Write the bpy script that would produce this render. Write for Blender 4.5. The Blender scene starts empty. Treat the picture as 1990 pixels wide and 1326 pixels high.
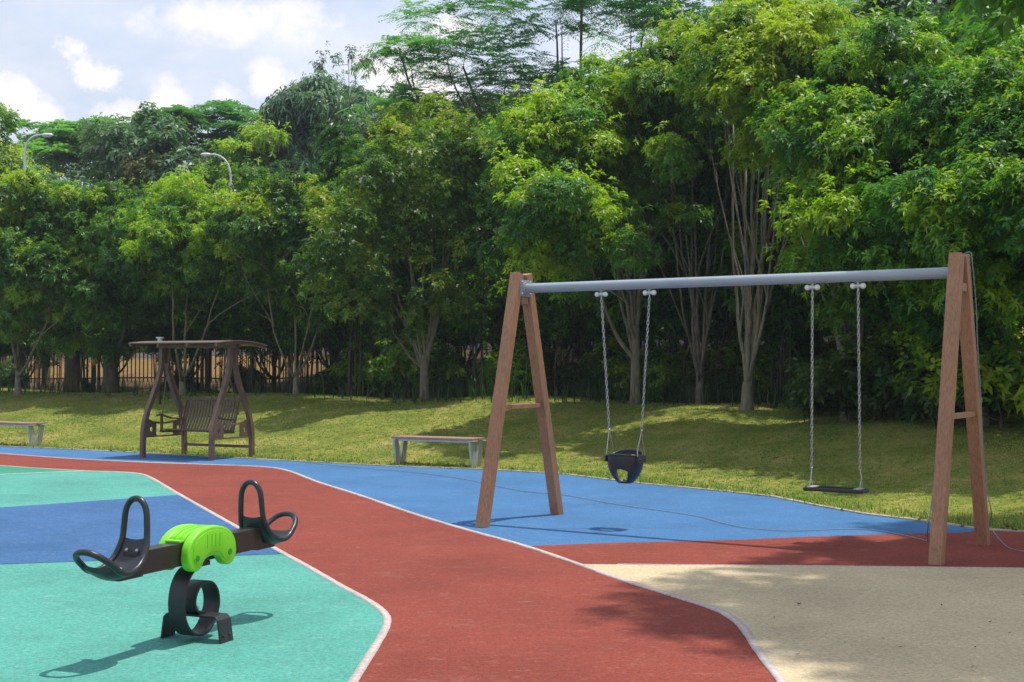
import bpy, bmesh, math
import numpy as np
from mathutils import Vector, Matrix

PI = math.pi
S = bpy.context.scene
COL = S.collection

# ------------------------------------------------------------------ camera
CAM_H, FPX = 1.6, 2640.0
PITCH = math.atan(43.0 / FPX)

def ray(u, v):
    r, up, f = u - 995.0, 663.0 - v, FPX
    return np.array([r, f * math.cos(PITCH) - up * math.sin(PITCH), f * math.sin(PITCH) + up * math.cos(PITCH)])

def G(u, v, z=0.0):            # survey: where a sight line meets the level z
    d = ray(u, v)
    t = (z - CAM_H) / d[2]
    return np.array([d[0] * t, d[1] * t, z])

def P(u, v, Y):                # survey: the point of a sight line at distance Y
    d = ray(u, v)
    t = Y / d[1]
    return np.array([d[0] * t, Y, CAM_H + d[2] * t])

cam = bpy.data.cameras.new('camera')
co = bpy.data.objects.new('camera', cam)
COL.objects.link(co)
co.location = (0, 0, CAM_H)
co.rotation_euler = (PI / 2 + PITCH, 0, 0)
cam.sensor_width = 36.0
cam.lens = 36.0 * FPX / 1990.0
cam.clip_end = 3000
S.camera = co

# ------------------------------------------------------------------ objects
def tag(o, label=None, cat=None, group=None, kind=None):
    if label: o['label'] = label
    if cat: o['category'] = cat
    if group: o['group'] = group
    if kind: o['kind'] = kind
    return o

def empty(name, loc, rz=0.0, label=None, cat=None, group=None):
    o = bpy.data.objects.new(name, None)
    COL.objects.link(o)
    o.location = [float(a) for a in loc]
    o.rotation_euler = (0, 0, rz)
    o.empty_display_size = .2
    return tag(o, label, cat, group)

def link(name, me, mat, parent=None):
    if mat is not None and not me.materials: me.materials.append(mat)
    o = bpy.data.objects.new(name, me)
    COL.objects.link(o)
    o.parent = parent
    return o

def copy_tree(o, parent=None):
    c = o.copy()
    COL.objects.link(c)
    c.parent = parent
    for ch in o.children:
        copy_tree(ch, c)
    return c

def np_mesh(name, verts, quads, face_attr=None, tri=False):
    """verts (N,3), quads (M,4) or (M,3)"""
    k = quads.shape[1]
    me = bpy.data.meshes.new(name)
    me.vertices.add(len(verts))
    me.vertices.foreach_set('co', np.ascontiguousarray(verts, dtype=np.float32).ravel())
    me.loops.add(len(quads) * k)
    me.loops.foreach_set('vertex_index', np.ascontiguousarray(quads, dtype=np.int32).ravel())
    me.polygons.add(len(quads))
    me.polygons.foreach_set('loop_start', np.arange(0, len(quads) * k, k, dtype=np.int32))
    me.update(calc_edges=True)
    if face_attr:
        for n, a in face_attr.items():
            at = me.attributes.new(n, 'FLOAT', 'FACE')
            at.data.foreach_set('value', np.ascontiguousarray(a, dtype=np.float32))
    return me

class MB:
    def __init__(self):
        self.v, self.f = [], []
    def add(self, vs, fs):
        o = len(self.v)
        self.v += [tuple(float(c) for c in p) for p in vs]
        self.f += [tuple(i + o for i in f) for f in fs]
        return self
    def box(self, lo, hi):
        x0, y0, z0 = lo; x1, y1, z1 = hi
        return self.add([(x0,y0,z0),(x1,y0,z0),(x1,y1,z0),(x0,y1,z0),(x0,y0,z1),(x1,y0,z1),(x1,y1,z1),(x0,y1,z1)],
                        [(0,3,2,1),(4,5,6,7),(0,1,5,4),(1,2,6,5),(2,3,7,6),(3,0,4,7)])
    def bar(self, a, b, wx, wy, up=(0,0,1), a_end=None):
        """a square bar from a to b; wx, wy half sizes, first along side axis"""
        a, b = np.array(a, float), np.array(b, float)
        d = (b - a) / np.linalg.norm(b - a)
        s = np.cross(d, up); s /= np.linalg.norm(s)
        t = np.cross(s, d)
        vs = []
        for p in (a, b):
            for i, j in ((-1,-1),(1,-1),(1,1),(-1,1)):
                vs.append(p + s * wx * i + t * wy * j)
        return self.add(vs, [(0,3,2,1),(4,5,6,7),(0,1,5,4),(1,2,6,5),(2,3,7,6),(3,0,4,7)])
    def prism(self, pts, ext):
        """polygon (list of 3D points) pushed along ext"""
        n = len(pts); e = np.array(ext, float)
        vs = [np.array(p, float) for p in pts]
        vs += [p + e for p in vs]
        fs = [tuple(range(n))[::-1], tuple(range(n, 2 * n))]
        fs += [(i, (i + 1) % n, n + (i + 1) % n, n + i) for i in range(n)]
        return self.add(vs, fs)
    def tube(self, path, rad, n=8, closed=False, cap=True):
        path = np.array(path, float)
        m = len(path)
        rad = np.full(m, rad, float) if np.isscalar(rad) else np.array(rad, float)
        if closed:
            tan = np.roll(path, -1, 0) - np.roll(path, 1, 0)
        else:
            tan = np.gradient(path, axis=0)
        tan /= np.maximum(np.linalg.norm(tan, axis=1, keepdims=True), 1e-9)
        ref = np.array([0, 0, 1.0]) if abs(tan[0][2]) < .9 else np.array([1.0, 0, 0])
        nrm = np.cross(tan[0], ref); nrm /= np.linalg.norm(nrm)
        ang = np.arange(n) * 2 * PI / n
        vs = []
        for i in range(m):
            nrm = nrm - tan[i] * np.dot(nrm, tan[i]); nrm /= np.linalg.norm(nrm)
            bn = np.cross(tan[i], nrm)
            vs.append(path[i] + rad[i] * (np.cos(ang)[:, None] * nrm + np.sin(ang)[:, None] * bn))
        fs = []
        for i in range(m if closed else m - 1):
            j = (i + 1) % m
            for k in range(n):
                fs.append((i * n + k, i * n + (k + 1) % n, j * n + (k + 1) % n, j * n + k))
        if cap and not closed:
            fs.append(tuple(range(n))[::-1]); fs.append(tuple(range((m - 1) * n, m * n)))
        return self.add(np.concatenate(vs), fs)
    def sweep(self, path, sx, hw, ht):
        """rectangular section swept along a path; sx = constant side axis, hw half size along it, ht half size in the plane"""
        path = np.array(path, float); sx = np.array(sx, float)
        tan = np.gradient(path, axis=0)
        tan /= np.linalg.norm(tan, axis=1, keepdims=True)
        vs, fs = [], []
        for p, t in zip(path, tan):
            nn = np.cross(sx, t); nn /= np.linalg.norm(nn)
            for i, j in ((-1,-1),(1,-1),(1,1),(-1,1)):
                vs.append(p + sx * hw * i + nn * ht * j)
        m = len(path)
        for i in range(m - 1):
            for k in range(4):
                fs.append((i*4+k, i*4+(k+1)%4, i*4+4+(k+1)%4, i*4+4+k))
        fs.append((3,2,1,0)); fs.append(tuple(range((m-1)*4, m*4)))
        return self.add(vs, fs)
    def ball(self, c, r, n=10, m=7, sc=(1,1,1)):
        vs = [(c[0], c[1], c[2] - r * sc[2])]
        for i in range(1, m):
            a = -PI / 2 + PI * i / m
            for k in range(n):
                b = 2 * PI * k / n
                vs.append((c[0] + r*sc[0]*math.cos(a)*math.cos(b), c[1] + r*sc[1]*math.cos(a)*math.sin(b), c[2] + r*sc[2]*math.sin(a)))
        vs.append((c[0], c[1], c[2] + r * sc[2]))
        fs = []
        for k in range(n): fs.append((0, 1 + (k + 1) % n, 1 + k))
        for i in range(m - 2):
            for k in range(n):
                fs.append((1 + i*n + k, 1 + i*n + (k+1) % n, 1 + (i+1)*n + (k+1) % n, 1 + (i+1)*n + k))
        l = len(vs) - 1
        for k in range(n): fs.append((l, 1 + (m-2)*n + k, 1 + (m-2)*n + (k+1) % n))
        return self.add(vs, fs)
    def build(self, name, mat, parent=None, smooth=False, bevel=0.0, seg=2, fix=True):
        me = bpy.data.meshes.new(name)
        me.from_pydata(self.v, [], self.f)
        if fix or bevel:
            bm = bmesh.new(); bm.from_mesh(me)
            bmesh.ops.recalc_face_normals(bm, faces=bm.faces)
            if bevel:
                es = [e for e in bm.edges if len(e.link_faces) == 2 and e.calc_face_angle(0) > .5]
                bmesh.ops.bevel(bm, geom=es, offset=bevel, segments=seg, affect='EDGES', profile=.6, clamp_overlap=True)
            bm.to_mesh(me); bm.free()
        if smooth:
            me.polygons.foreach_set('use_smooth', [True] * len(me.polygons))
            if smooth != 'all':
                try: me.set_sharp_from_angle(angle=math.radians(40))
                except Exception: pass
        return link(name, me, mat, parent)

def catmull(pts, k=8, closed=False):
    pts = np.array(pts, float)
    n = len(pts); out = []
    rng_ = range(n if closed else n - 1)
    for i in rng_:
        if closed:
            p0, p1, p2, p3 = pts[(i-1) % n], pts[i], pts[(i+1) % n], pts[(i+2) % n]
        else:
            p1, p2 = pts[i], pts[i+1]
            p0 = pts[i-1] if i else 2*p1 - p2
            p3 = pts[i+2] if i + 2 < n else 2*p2 - p1
        for t in np.arange(k) / k:
            out.append(.5*((2*p1) + (-p0+p2)*t + (2*p0-5*p1+4*p2-p3)*t*t + (-p0+3*p1-3*p2+p3)*t**3))
    if not closed: out.append(pts[-1])
    return np.array(out)

# ------------------------------------------------------------------ materials
def new_mat(name):
    m = bpy.data.materials.new(name); m.use_nodes = True
    nt = m.node_tree; nt.nodes.clear()
    out = nt.nodes.new('ShaderNodeOutputMaterial')
    b = nt.nodes.new('ShaderNodeBsdfPrincipled')
    nt.links.new(b.outputs[0], out.inputs[0])
    return m, nt, b, out

def noise(nt, scale, detail=3, rough=.55, vec=None, coord='Object', stretch=None):
    if vec is None:
        tc = nt.nodes.new('ShaderNodeTexCoord'); vec = tc.outputs[coord]
    if stretch:
        mp = nt.nodes.new('ShaderNodeMapping'); mp.inputs['Scale'].default_value = stretch
        nt.links.new(vec, mp.inputs['Vector']); vec = mp.outputs[0]
    n = nt.nodes.new('ShaderNodeTexNoise')
    n.inputs['Scale'].default_value = scale; n.inputs['Detail'].default_value = detail; n.inputs['Roughness'].default_value = rough
    nt.links.new(vec, n.inputs['Vector'])
    return n.outputs['Fac']

def ramp(nt, fac, stops):
    r = nt.nodes.new('ShaderNodeValToRGB')
    e = r.color_ramp.elements
    while len(e) > 1: e.remove(e[-1])
    for i, (p, c) in enumerate(stops):
        x = e[0] if i == 0 else e.new(p)
        x.position = p
        x.color = (*c, 1) if not np.isscalar(c) else (c, c, c, 1)
    nt.links.new(fac, r.inputs[0])
    return r.outputs[0]

def mixc(nt, fac, a, b, mode='MIX'):
    m = nt.nodes.new('ShaderNodeMix'); m.data_type = 'RGBA'; m.blend_type = mode
    def put(s, x):
        if isinstance(x, bpy.types.NodeSocket): nt.links.new(x, s)
        elif np.isscalar(x): s.default_value = x
        else: s.default_value = (*x, 1)
    put(m.inputs[0], fac); put(m.inputs[6], a); put(m.inputs[7], b)
    return m.outputs[2]

def math_(nt, op, a, b=None, clamp=False):
    m = nt.nodes.new('ShaderNodeMath'); m.operation = op; m.use_clamp = clamp
    for s, x in zip(m.inputs, (a, b)):
        if x is None: continue
        if isinstance(x, bpy.types.NodeSocket): nt.links.new(x, s)
        else: s.default_value = x
    return m.outputs[0]

def bump(nt, b, h, strength=.3, dist=.01):
    n = nt.nodes.new('ShaderNodeBump'); n.inputs['Strength'].default_value = strength; n.inputs['Distance'].default_value = dist
    nt.links.new(h, n.inputs['Height']); nt.links.new(n.outputs[0], b.inputs['Normal'])

def sc(c, k): return tuple(min(1, a * k) for a in c)

def rubber(name, col, amt=1.0, worn=(.6,.6,.6)):
    """granulated poured rubber: granule speckle, mottling, worn streaks"""
    m, nt, b, o = new_mat(name)
    gr = noise(nt, 190, 2, .7)
    c = ramp(nt, gr, [(.3, sc(col, 1 - .36*amt)), (.5, col), (.72, sc(col, 1 + .36*amt))])
    mid = noise(nt, 42, 4, .75)
    c = mixc(nt, .75, c, ramp(nt, mid, [(.30, .60), (.5, 1.0), (.70, 1.42)]), 'MULTIPLY')
    big = noise(nt, .8, 5, .6)
    c = mixc(nt, .8, c, ramp(nt, big, [(.28, .76), (.52, 1.0), (.75, 1.16)]), 'MULTIPLY')
    st = noise(nt, 6.5, 7, .85, stretch=(1.0, 2.2, 1))
    c = mixc(nt, ramp(nt, st, [(.55, 0.0), (.67, .45)]), c, worn)
    dk = noise(nt, 15, 6, .85)
    c = mixc(nt, ramp(nt, dk, [(.58, 0.0), (.70, .5)]), c, sc(col, .45))
    sp = noise(nt, 62, 3, .8)
    c = mixc(nt, ramp(nt, sp, [(.655, 0.0), (.70, .7)]), c, worn)
    sm = noise(nt, 1.9, 6, .75, stretch=(1, 1.5, 1))
    c = mixc(nt, ramp(nt, sm, [(.57, 0.0), (.72, .26)]), c, sc(col, .62))
    c = mixc(nt, ramp(nt, sm, [(.28, .22), (.42, 0.0)]), c, worn)
    nt.links.new(c, b.inputs['Base Color'])
    b.inputs['Roughness'].default_value = .9
    b.inputs['Specular IOR Level'].default_value = .25
    bump(nt, b, gr, .6, .006)
    return m

def plain(name, col, rough=.5, metal=0.0, spec=.5, var=.15, scale=6, bumpk=0.0, stretch=None):
    m, nt, b, o = new_mat(name)
    n = noise(nt, scale, 4, .6, stretch=stretch)
    c = ramp(nt, n, [(.3, sc(col, 1 - var)), (.7, sc(col, 1 + var))])
    nt.links.new(c, b.inputs['Base Color'])
    r2 = noise(nt, scale * 3.1, 3, .6)
    nt.links.new(ramp(nt, r2, [(.3, max(.03, rough - .1)), (.7, min(1, rough + .1))]), b.inputs['Roughness'])
    b.inputs['Metallic'].default_value = metal
    b.inputs['Specular IOR Level'].default_value = spec
    if bumpk: bump(nt, b, noise(nt, scale * 9, 3), bumpk, .003)
    return m

def timber(name, col, dark=.6, rough=.55):
    m, nt, b, o = new_mat(name)
    g = noise(nt, 9, 5, .65, stretch=(9, 9, .55))
    c = ramp(nt, g, [(.3, sc(col, dark)), (.52, col), (.75, sc(col, 1.22))])
    big = noise(nt, 1.6, 3)
    c = mixc(nt, .7, c, ramp(nt, big, [(.3, .82), (.7, 1.12)]), 'MULTIPLY')
    nt.links.new(c, b.inputs['Base Color'])
    b.inputs['Roughness'].default_value = rough
    bump(nt, b, g, .25, .004)
    return m

def leaf_mat(name, dark, mid, young, transl=.3, rough=.42):
    m, nt, b, o = new_mat(name)
    at = nt.nodes.new('ShaderNodeAttribute'); at.attribute_name = 'tint'
    c = ramp(nt, at.outputs['Fac'], [(0.0, dark), (.5, mid), (1.0, young)])
    oi = nt.nodes.new('ShaderNodeObjectInfo')
    h = nt.nodes.new('ShaderNodeHueSaturation')
    nt.links.new(c, h.inputs['Color'])
    nt.links.new(ramp(nt, oi.outputs['Random'], [(0, .488), (1, .512)]), h.inputs['Hue'])
    nt.links.new(ramp(nt, oi.outputs['Random'], [(0, .9), (.5, 1.0), (1, .85)]), h.inputs['Value'])
    nt.links.new(h.outputs[0], b.inputs['Base Color'])
    b.inputs['Roughness'].default_value = rough
    b.inputs['Specular IOR Level'].default_value = .32
    t = nt.nodes.new('ShaderNodeBsdfTranslucent')
    nt.links.new(mixc(nt, 1.0, h.outputs[0], (1.35, 1.65, .55), 'MULTIPLY'), t.inputs['Color'])
    mx = nt.nodes.new('ShaderNodeMixShader'); mx.inputs[0].default_value = transl
    nt.links.new(b.outputs[0], mx.inputs[1]); nt.links.new(t.outputs[0], mx.inputs[2])
    nt.links.new(mx.outputs[0], o.inputs[0])
    return m

M = {}
M['red'] = rubber('red_rubber', (.225, .047, .031), worn=(.42, .22, .17))
M['blue'] = rubber('blue_rubber', (.056, .160, .33), .9, worn=(.22, .38, .60))
M['deepblue'] = rubber('deep_blue_rubber', (.046, .122, .27), .9, worn=(.2, .34, .52))
M['teal'] = rubber('teal_rubber', (.084, .315, .258), .9, worn=(.32, .58, .52))
M['green'] = rubber('green_rubber', (.04, .27, .17), .8, worn=(.2, .5, .4))
M['sand'] = rubber('sand_rubber', (.54, .432, .27), .8, worn=(.62, .53, .38))
M['line'] = rubber('pale_line_rubber', (.50, .425, .395), .7, worn=(.6, .55, .52))
M['kerb'] = plain('kerb_concrete', (.36, .31, .24), .9, var=.35, scale=9, bumpk=.5)
M['post'] = timber('brown_timber', (.345, .170, .088))
M['plank'] = timber('bench_timber', (.38, .22, .16))
M['brown'] = plain('dark_brown_metal', (.15, .092, .068), .45, 0, .5, .25, 5)
M['slat'] = timber('dark_slat_timber', (.15, .098, .074))
M['roofing'] = timber('roof_timber', (.17, .115, .088))
M['pipe'] = plain('grey_pipe_paint', (.30, .34, .40), .38, 0, .5, .06, 3)
M['steel'] = plain('galvanised_steel', (.52, .52, .50), .5, .55, .5, .15, 14)
M['chain'] = plain('chain_steel', (.42, .41, .39), .36, .9, .5, .2, 30)
M['white'] = plain('white_plastic', (.72, .73, .75), .4, 0, .5, .05, 5)
M['black'] = plain('black_rubber', (.021, .023, .028), .36, 0, .5, .2, 12, .06)
M['beam'] = plain('dark_beam_paint', (.028, .021, .019), .36, 0, .5, .2, 7)
M['blackmetal'] = plain('black_powder_coat', (.020, .021, .025), .46, 0, .5, .25, 9)
M['lime'] = plain('lime_plastic', (.20, .62, .018), .36, 0, .5, .05, 4)
M['darklime'] = plain('green_bolt_plastic', (.03, .25, .04), .4, 0, .5, .1, 8)
M['cable'] = plain('grey_cable', (.22, .25, .29), .55, 0, .4, .1, 8)
M['fence'] = plain('black_fence_paint', (.018, .020, .024), .5, 0, .4, .2, 5)
M['lamp'] = plain('lamp_paint', (.62, .64, .67), .4, .1, .5, .05, 2)
M['sheet'] = plain('green_roof_sheet', (.12, .36, .30), .5, 0, .4, .12, 2)
M['hoard'] = plain('green_hoarding', (.05, .23, .20), .6, 0, .3, .2, 2)
M['dryleaf'] = plain('dry_leaf', (.16, .085, .04), .8, 0, .2, .4, 20)
M['bark'] = plain('pale_bark', (.215, .18, .135), .9, 0, .2, .42, 7, .6, stretch=(2.5, 2.5, .8))
M['darkbark'] = plain('dark_bark', (.10, .082, .062), .9, 0, .2, .4, 6, .6, stretch=(2.5, 2.5, .8))
M['leaf'] = leaf_mat('hedge_tree_leaf', (.034, .098, .023), (.108, .262, .032), (.38, .49, .026), .38)
M['leafy'] = leaf_mat('olive_tree_leaf', (.055, .110, .024), (.155, .250, .040), (.40, .42, .035), .38)
M['feather'] = leaf_mat('feathery_leaf', (.075, .19, .085), (.12, .28, .12), (.20, .38, .13), .55)
M['bgleaf'] = leaf_mat('dark_broad_leaf', (.045, .105, .055), (.085, .175, .085), (.15, .25, .12), .28, .36)
M['paleleaf'] = leaf_mat('pale_thin_leaf', (.06, .10, .05), (.11, .17, .08), (.19, .25, .11), .4)
M['bronze'] = leaf_mat('bronze_leaf', (.05, .066, .02), (.12, .115, .03), (.26, .20, .05), .25)
M['weed'] = leaf_mat('weed_leaf', (.022, .050, .014), (.045, .10, .022), (.11, .17, .035), .35)
M['turf'] = leaf_mat('turf_blade', (.095, .165, .030), (.215, .305, .052), (.48, .43, .15), .4, .6)

# ------------------------------------------------------------------ ground
EDGE_PX = [(0,868),(140,874),(300,882),(500,893),(745,906),(940,913),(1092,922),(1250,941),(1400,955),(1500,966),(1590,984),(1680,1000),(1830,1018),(1905,1030)]
EDGE = [G(u, v)[:2] for u, v in EDGE_PX]
d0 = EDGE[0] - EDGE[4]; d0 /= np.linalg.norm(d0)
EDGE = [EDGE[0] + d0 * 40] + EDGE + [np.array([4.95, 12.85]), np.array([7.0, 12.4]), np.array([12.0, 11.6]), np.array([24.0, 10.0]), np.array([60.0, 4.0])]
EDGE = np.array(EDGE)

def edge_dist(x, y):
    """signed distance from the playground edge, positive on the lawn"""
    x = np.asarray(x, float); y = np.asarray(y, float)
    best = np.full(x.shape, 1e9); sg = np.zeros(x.shape)
    for a, b in zip(EDGE[:-1], EDGE[1:]):
        e = b - a; L2 = e @ e
        t = np.clip(((x - a[0]) * e[0] + (y - a[1]) * e[1]) / L2, 0, 1)
        dx, dy = x - a[0] - t * e[0], y - a[1] - t * e[1]
        d = np.hypot(dx, dy)
        s = np.where(e[0] * (y - a[1]) - e[1] * (x - a[0]) >= 0, 1.0, -1.0)
        m = d < best - 1e-9
        best = np.where(m, d, best); sg = np.where(m, s, sg)
    return best * sg

def sstep(t):
    t = np.clip(t, 0, 1); return t * t * (3 - 2 * t)

def gz(x, y):
    x = np.asarray(x, float); y = np.asarray(y, float)
    d = edge_dist(x, y)
    z = -.02 + .88 * sstep((d + .4) / 7.6) * (d > 0) - .10 * sstep((d - 7.5) / 2.5) + 1.42 * sstep((d - 10.0) / 12.0)
    w = np.clip(d / 2.5, 0, 1)
    z = z + w * (.035 * np.sin(x * 1.3 + y * .7) + .03 * np.sin(x * .6 - y * 1.1 + 1))
    return np.where(d <= 0, -.02, z)

xs = np.concatenate([[-400, -250, -150, -90, -60, -45, -34, -28], np.arange(-24, 16.01, .4), [19, 24, 32, 45, 65, 100, 160, 250, 400]])
ys = np.concatenate([[-120, -60, -30, -15, -8, -3, 2, 6], np.arange(9, 56.01, .4), [60, 66, 75, 90, 120, 170, 260, 400, 700]])
XX, YY = np.meshgrid(xs, ys)
ZZ = gz(XX, YY)
V = np.stack([XX.ravel(), YY.ravel(), ZZ.ravel()], 1)
ny, nx = XX.shape
I = np.arange(nx * ny).reshape(ny, nx)
Q = np.stack([I[:-1, :-1].ravel(), I[:-1, 1:].ravel(), I[1:, 1:].ravel(), I[1:, :-1].ravel()], 1)
me = np_mesh('lawn', V, Q)
me.polygons.foreach_set('use_smooth', [True] * len(me.polygons))
at = me.attributes.new('away', 'FLOAT', 'POINT')
at.data.foreach_set('value', edge_dist(V[:, 0], V[:, 1]).astype(np.float32))

def lawn_mat():
    m, nt, b, o = new_mat('lawn_soil_and_straw')
    a = nt.nodes.new('ShaderNodeAttribute'); a.attribute_name = 'away'
    n1 = noise(nt, .9, 5, .65); n2 = noise(nt, 14, 4, .7); n3 = noise(nt, 60, 2, .7)
    g = ramp(nt, n1, [(.32, (.12, .15, .03)), (.5, (.20, .215, .045)), (.68, (.34, .28, .09))])
    g = mixc(nt, .8, g, ramp(nt, n2, [(.3, .6), (.7, 1.35)]), 'MULTIPLY')
    g = mixc(nt, .7, g, ramp(nt, n3, [(.3, .6), (.7, 1.4)]), 'MULTIPLY')
    soil = ramp(nt, n2, [(.3, (.045, .034, .02)), (.7, (.12, .085, .045))])
    straw = ramp(nt, n1, [(.3, (.17, .10, .036)), (.55, (.25, .155, .06)), (.75, (.13, .115, .042))])
    straw = mixc(nt, .8, straw, ramp(nt, n2, [(.3, .6), (.7, 1.3)]), 'MULTIPLY')
    aw = math_(nt, 'ADD', a.outputs['Fac'], math_(nt, 'MULTIPLY', math_(nt, 'SUBTRACT', n1, .5), 4.0))
    c = mixc(nt, ramp(nt, math_(nt, 'MULTIPLY', aw, .05), [(.33, 0.0), (.40, 1.0)]), g, soil)
    tcx = nt.nodes.new('ShaderNodeTexCoord'); sx = nt.nodes.new('ShaderNodeSeparateXYZ'); nt.links.new(tcx.outputs['Object'], sx.inputs[0])
    west = ramp(nt, math_(nt, 'ADD', math_(nt, 'MULTIPLY', sx.outputs['X'], .05), .5), [(.12, 1.0), (.30, 0.0)])
    straw = mixc(nt, west, soil, straw)
    c = mixc(nt, ramp(nt, math_(nt, 'MULTIPLY', aw, .05), [(.64, 0.0), (.72, 1.0)]), c, straw)
    nt.links.new(c, b.inputs['Base Color']); b.inputs['Roughness'].default_value = 1.0
    b.inputs['Specular IOR Level'].default_value = .1
    bump(nt, b, n2, .8, .04)
    return m
tag(link('lawn', me, lawn_mat()), kind='structure')

def sheet(name, pts, z, mat):
    pts = [(float(p[0]), float(p[1]), z) for p in pts]
    bm = bmesh.new()
    f = bm.faces.new([bm.verts.new(p) for p in pts])
    if f.normal.z < 0 or (f.normal_update() or f.normal.z < 0): f.normal_flip()
    bmesh.ops.triangulate(bm, faces=bm.faces[:])
    m = bpy.data.meshes.new(name); bm.to_mesh(m); bm.free()
    return tag(link(name, m, mat), kind='structure')

def strip(name, line, w, z, mat):
    line = np.array(line)[:, :2]
    t = np.gradient(line, axis=0); t /= np.linalg.norm(t, axis=1, keepdims=True)
    n = np.stack([-t[:, 1], t[:, 0]], 1)
    rw = np.random.default_rng(3); w = w * (1 + rw.normal(0, .05, (len(line), 1)))
    a, b = line + n * w / 2, line - n * w / 2
    k = len(line)
    v = np.zeros((4 * k, 3)); v[:k, :2] = b; v[k:2*k, :2] = b; v[2*k:3*k, :2] = a; v[3*k:, :2] = a; v[:, 2] = z; v[:k, 2] = v[3*k:, 2] = -.01
    i = np.arange(k - 1)
    q = np.concatenate([np.stack([j*k + i, j*k + i + 1, (j+1)*k + i + 1, (j+1)*k + i], 1) for j in range(3)])
    return tag(link(name, np_mesh(name, v, q), mat), kind='structure')

def smooth_px(px, k=6): return catmull(np.array([G(u, v)[:2] for u, v in px]), k)

INNER_PX = [(0,906),(80,911.5),(165,916),(225,918),(266,921),(292,929),(350,963),(440,1014),(540,1071),(600,1104),(660,1139),(705,1163),(733,1181),(750,1198),(752,1214),(745,1232),(727,1262),(687,1326)]
OUTER_PX = [(0,882),(100,889.5),(200,895.5),(300,900),(400,903.5),(480,906.5),(530,910),(565,917.5),(620,938.5),(700,964),(805,1000),(900,1029),(1018,1062),(1124,1098),(1200,1125.5),(1300,1157),(1386,1184.5),(1420,1202),(1444,1222),(1470,1262),(1518,1326)]
inner = smooth_px(INNER_PX); outer = smooth_px(OUTER_PX)
w_dir = d0
inner = np.concatenate([[inner[0] + w_dir * 24], inner, catmull([inner[-1], (-.84, 5.2), (-.95, 2.0), (-1.0, -8.0)], 4)[1:]])
outer = np.concatenate([[outer[0] + w_dir * 24], outer, catmull([outer[-1], (1.30, 5.2), (1.2, 2.0), (1.2, -8.0)], 4)[1:]])

sheet('blue_ground', list(EDGE[:-1]) + [(24, -8), (-30, -8), (-60, 30)], 0.0, M['blue'])
i0 = int(np.argmin(np.hypot(outer[:, 0] - G(1018, 1062)[0], outer[:, 1] - G(1018, 1062)[1])))
i1 = int(np.argmin(np.hypot(outer[:, 0] - G(1124, 1098)[0], outer[:, 1] - G(1124, 1098)[1])))
band_top = [G(1200,1055.5)[:2], G(1438,1050)[:2], G(1541,1045)[:2], G(1724,1039)[:2], G(1871,1035.5)[:2], G(1908,1031.5)[:2], np.array([4.94, 12.84]), np.array([6.98, 12.39]), np.array([11.98, 11.59])]
band_low = [np.array([12.0, 10.1]), G(1990,1106)[:2], G(1557,1101)[:2], G(1200,1098.5)[:2]]
sheet('red_path', list(outer[:i0 + 1]) + band_top + band_low + list(outer[i1:]) + list(inner[::-1]), .003, M['red'])
sheet('sand_ground', list(outer[i1:]) + [(16, -8), (16, 9.9)] + [p for p in band_low], .006, M['sand'])
sheet('teal_ground', list(inner) + [(-40, -8)], .006, M['teal'])
def inner_i(u, v):
    g = G(u, v); return int(np.argmin(np.hypot(inner[:, 0] - g[0], inner[:, 1] - g[1])))
a0, a1 = inner_i(352, 965), inner_i(548, 1077)
gl = G(100, 984)[:2]; gr_ = G(350, 966.5)[:2]; dl = (gl - gr_) / np.linalg.norm(gl - gr_)
ll = G(100, 1097.5)[:2]; lr = G(546, 1081.5)[:2]; dl2 = (ll - lr) / np.linalg.norm(ll - lr)
sheet('deep_blue_band', list(inner[a0:a1 + 1]) + [lr + dl2 * 10, gr_ + dl * 10], .009, M['deepblue'])
a2 = inner_i(168, 916)
wl = G(0, 923)[:2]; wr = G(168, 916)[:2]; dw = (wl - wr) / np.linalg.norm(wl - wr)
sheet('green_wedge', list(inner[:a2 + 1]) + [wr + dw * 26], .009, M['green'])
strip('inner_line', inner, .048, .0115, M['line'])
strip('outer_line', outer, .048, .0117, M['line'])
strip('sand_line', [p for p in band_low[::-1]], .025, .0092, M['line'])
strip('wedge_line', [wr, (wr + wr + dw * 26) / 2, wr + dw * 26], .03, .0119, M['line'])
fine = []
for a, b in zip(EDGE[:-1], EDGE[1:]):
    n = max(2, int(np.linalg.norm(b - a) / .5))
    fine += [a + (b - a) * t for t in np.arange(n) / n]
fine = np.array(fine)
rg = np.random.default_rng(5)
tt = np.gradient(fine, axis=0); tt /= np.linalg.norm(tt, axis=1, keepdims=True)
kb = MB()
nrm = np.stack([-tt[:, 1], tt[:, 0]], 1)
prof = [(-.012, -.01), (-.012, .012), (.05, .014), (.055, -.03)]
vs, fs = [], []
for p, n in zip(fine, nrm):
    for q, z in prof:
        vs.append((*(p + n * (q + rg.normal(0, .004))), z))
for i in range(len(fine) - 1):
    for k in range(3): fs.append((i*4+k, i*4+k+1, i*4+5+k, i*4+4+k))
kb.add(vs, fs)
tag(kb.build('kerb', M['kerb']), kind='structure')

# ------------------------------------------------------------------ foliage
def unit(a): return a / np.maximum(np.linalg.norm(a, axis=-1, keepdims=True), 1e-9)

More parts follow.
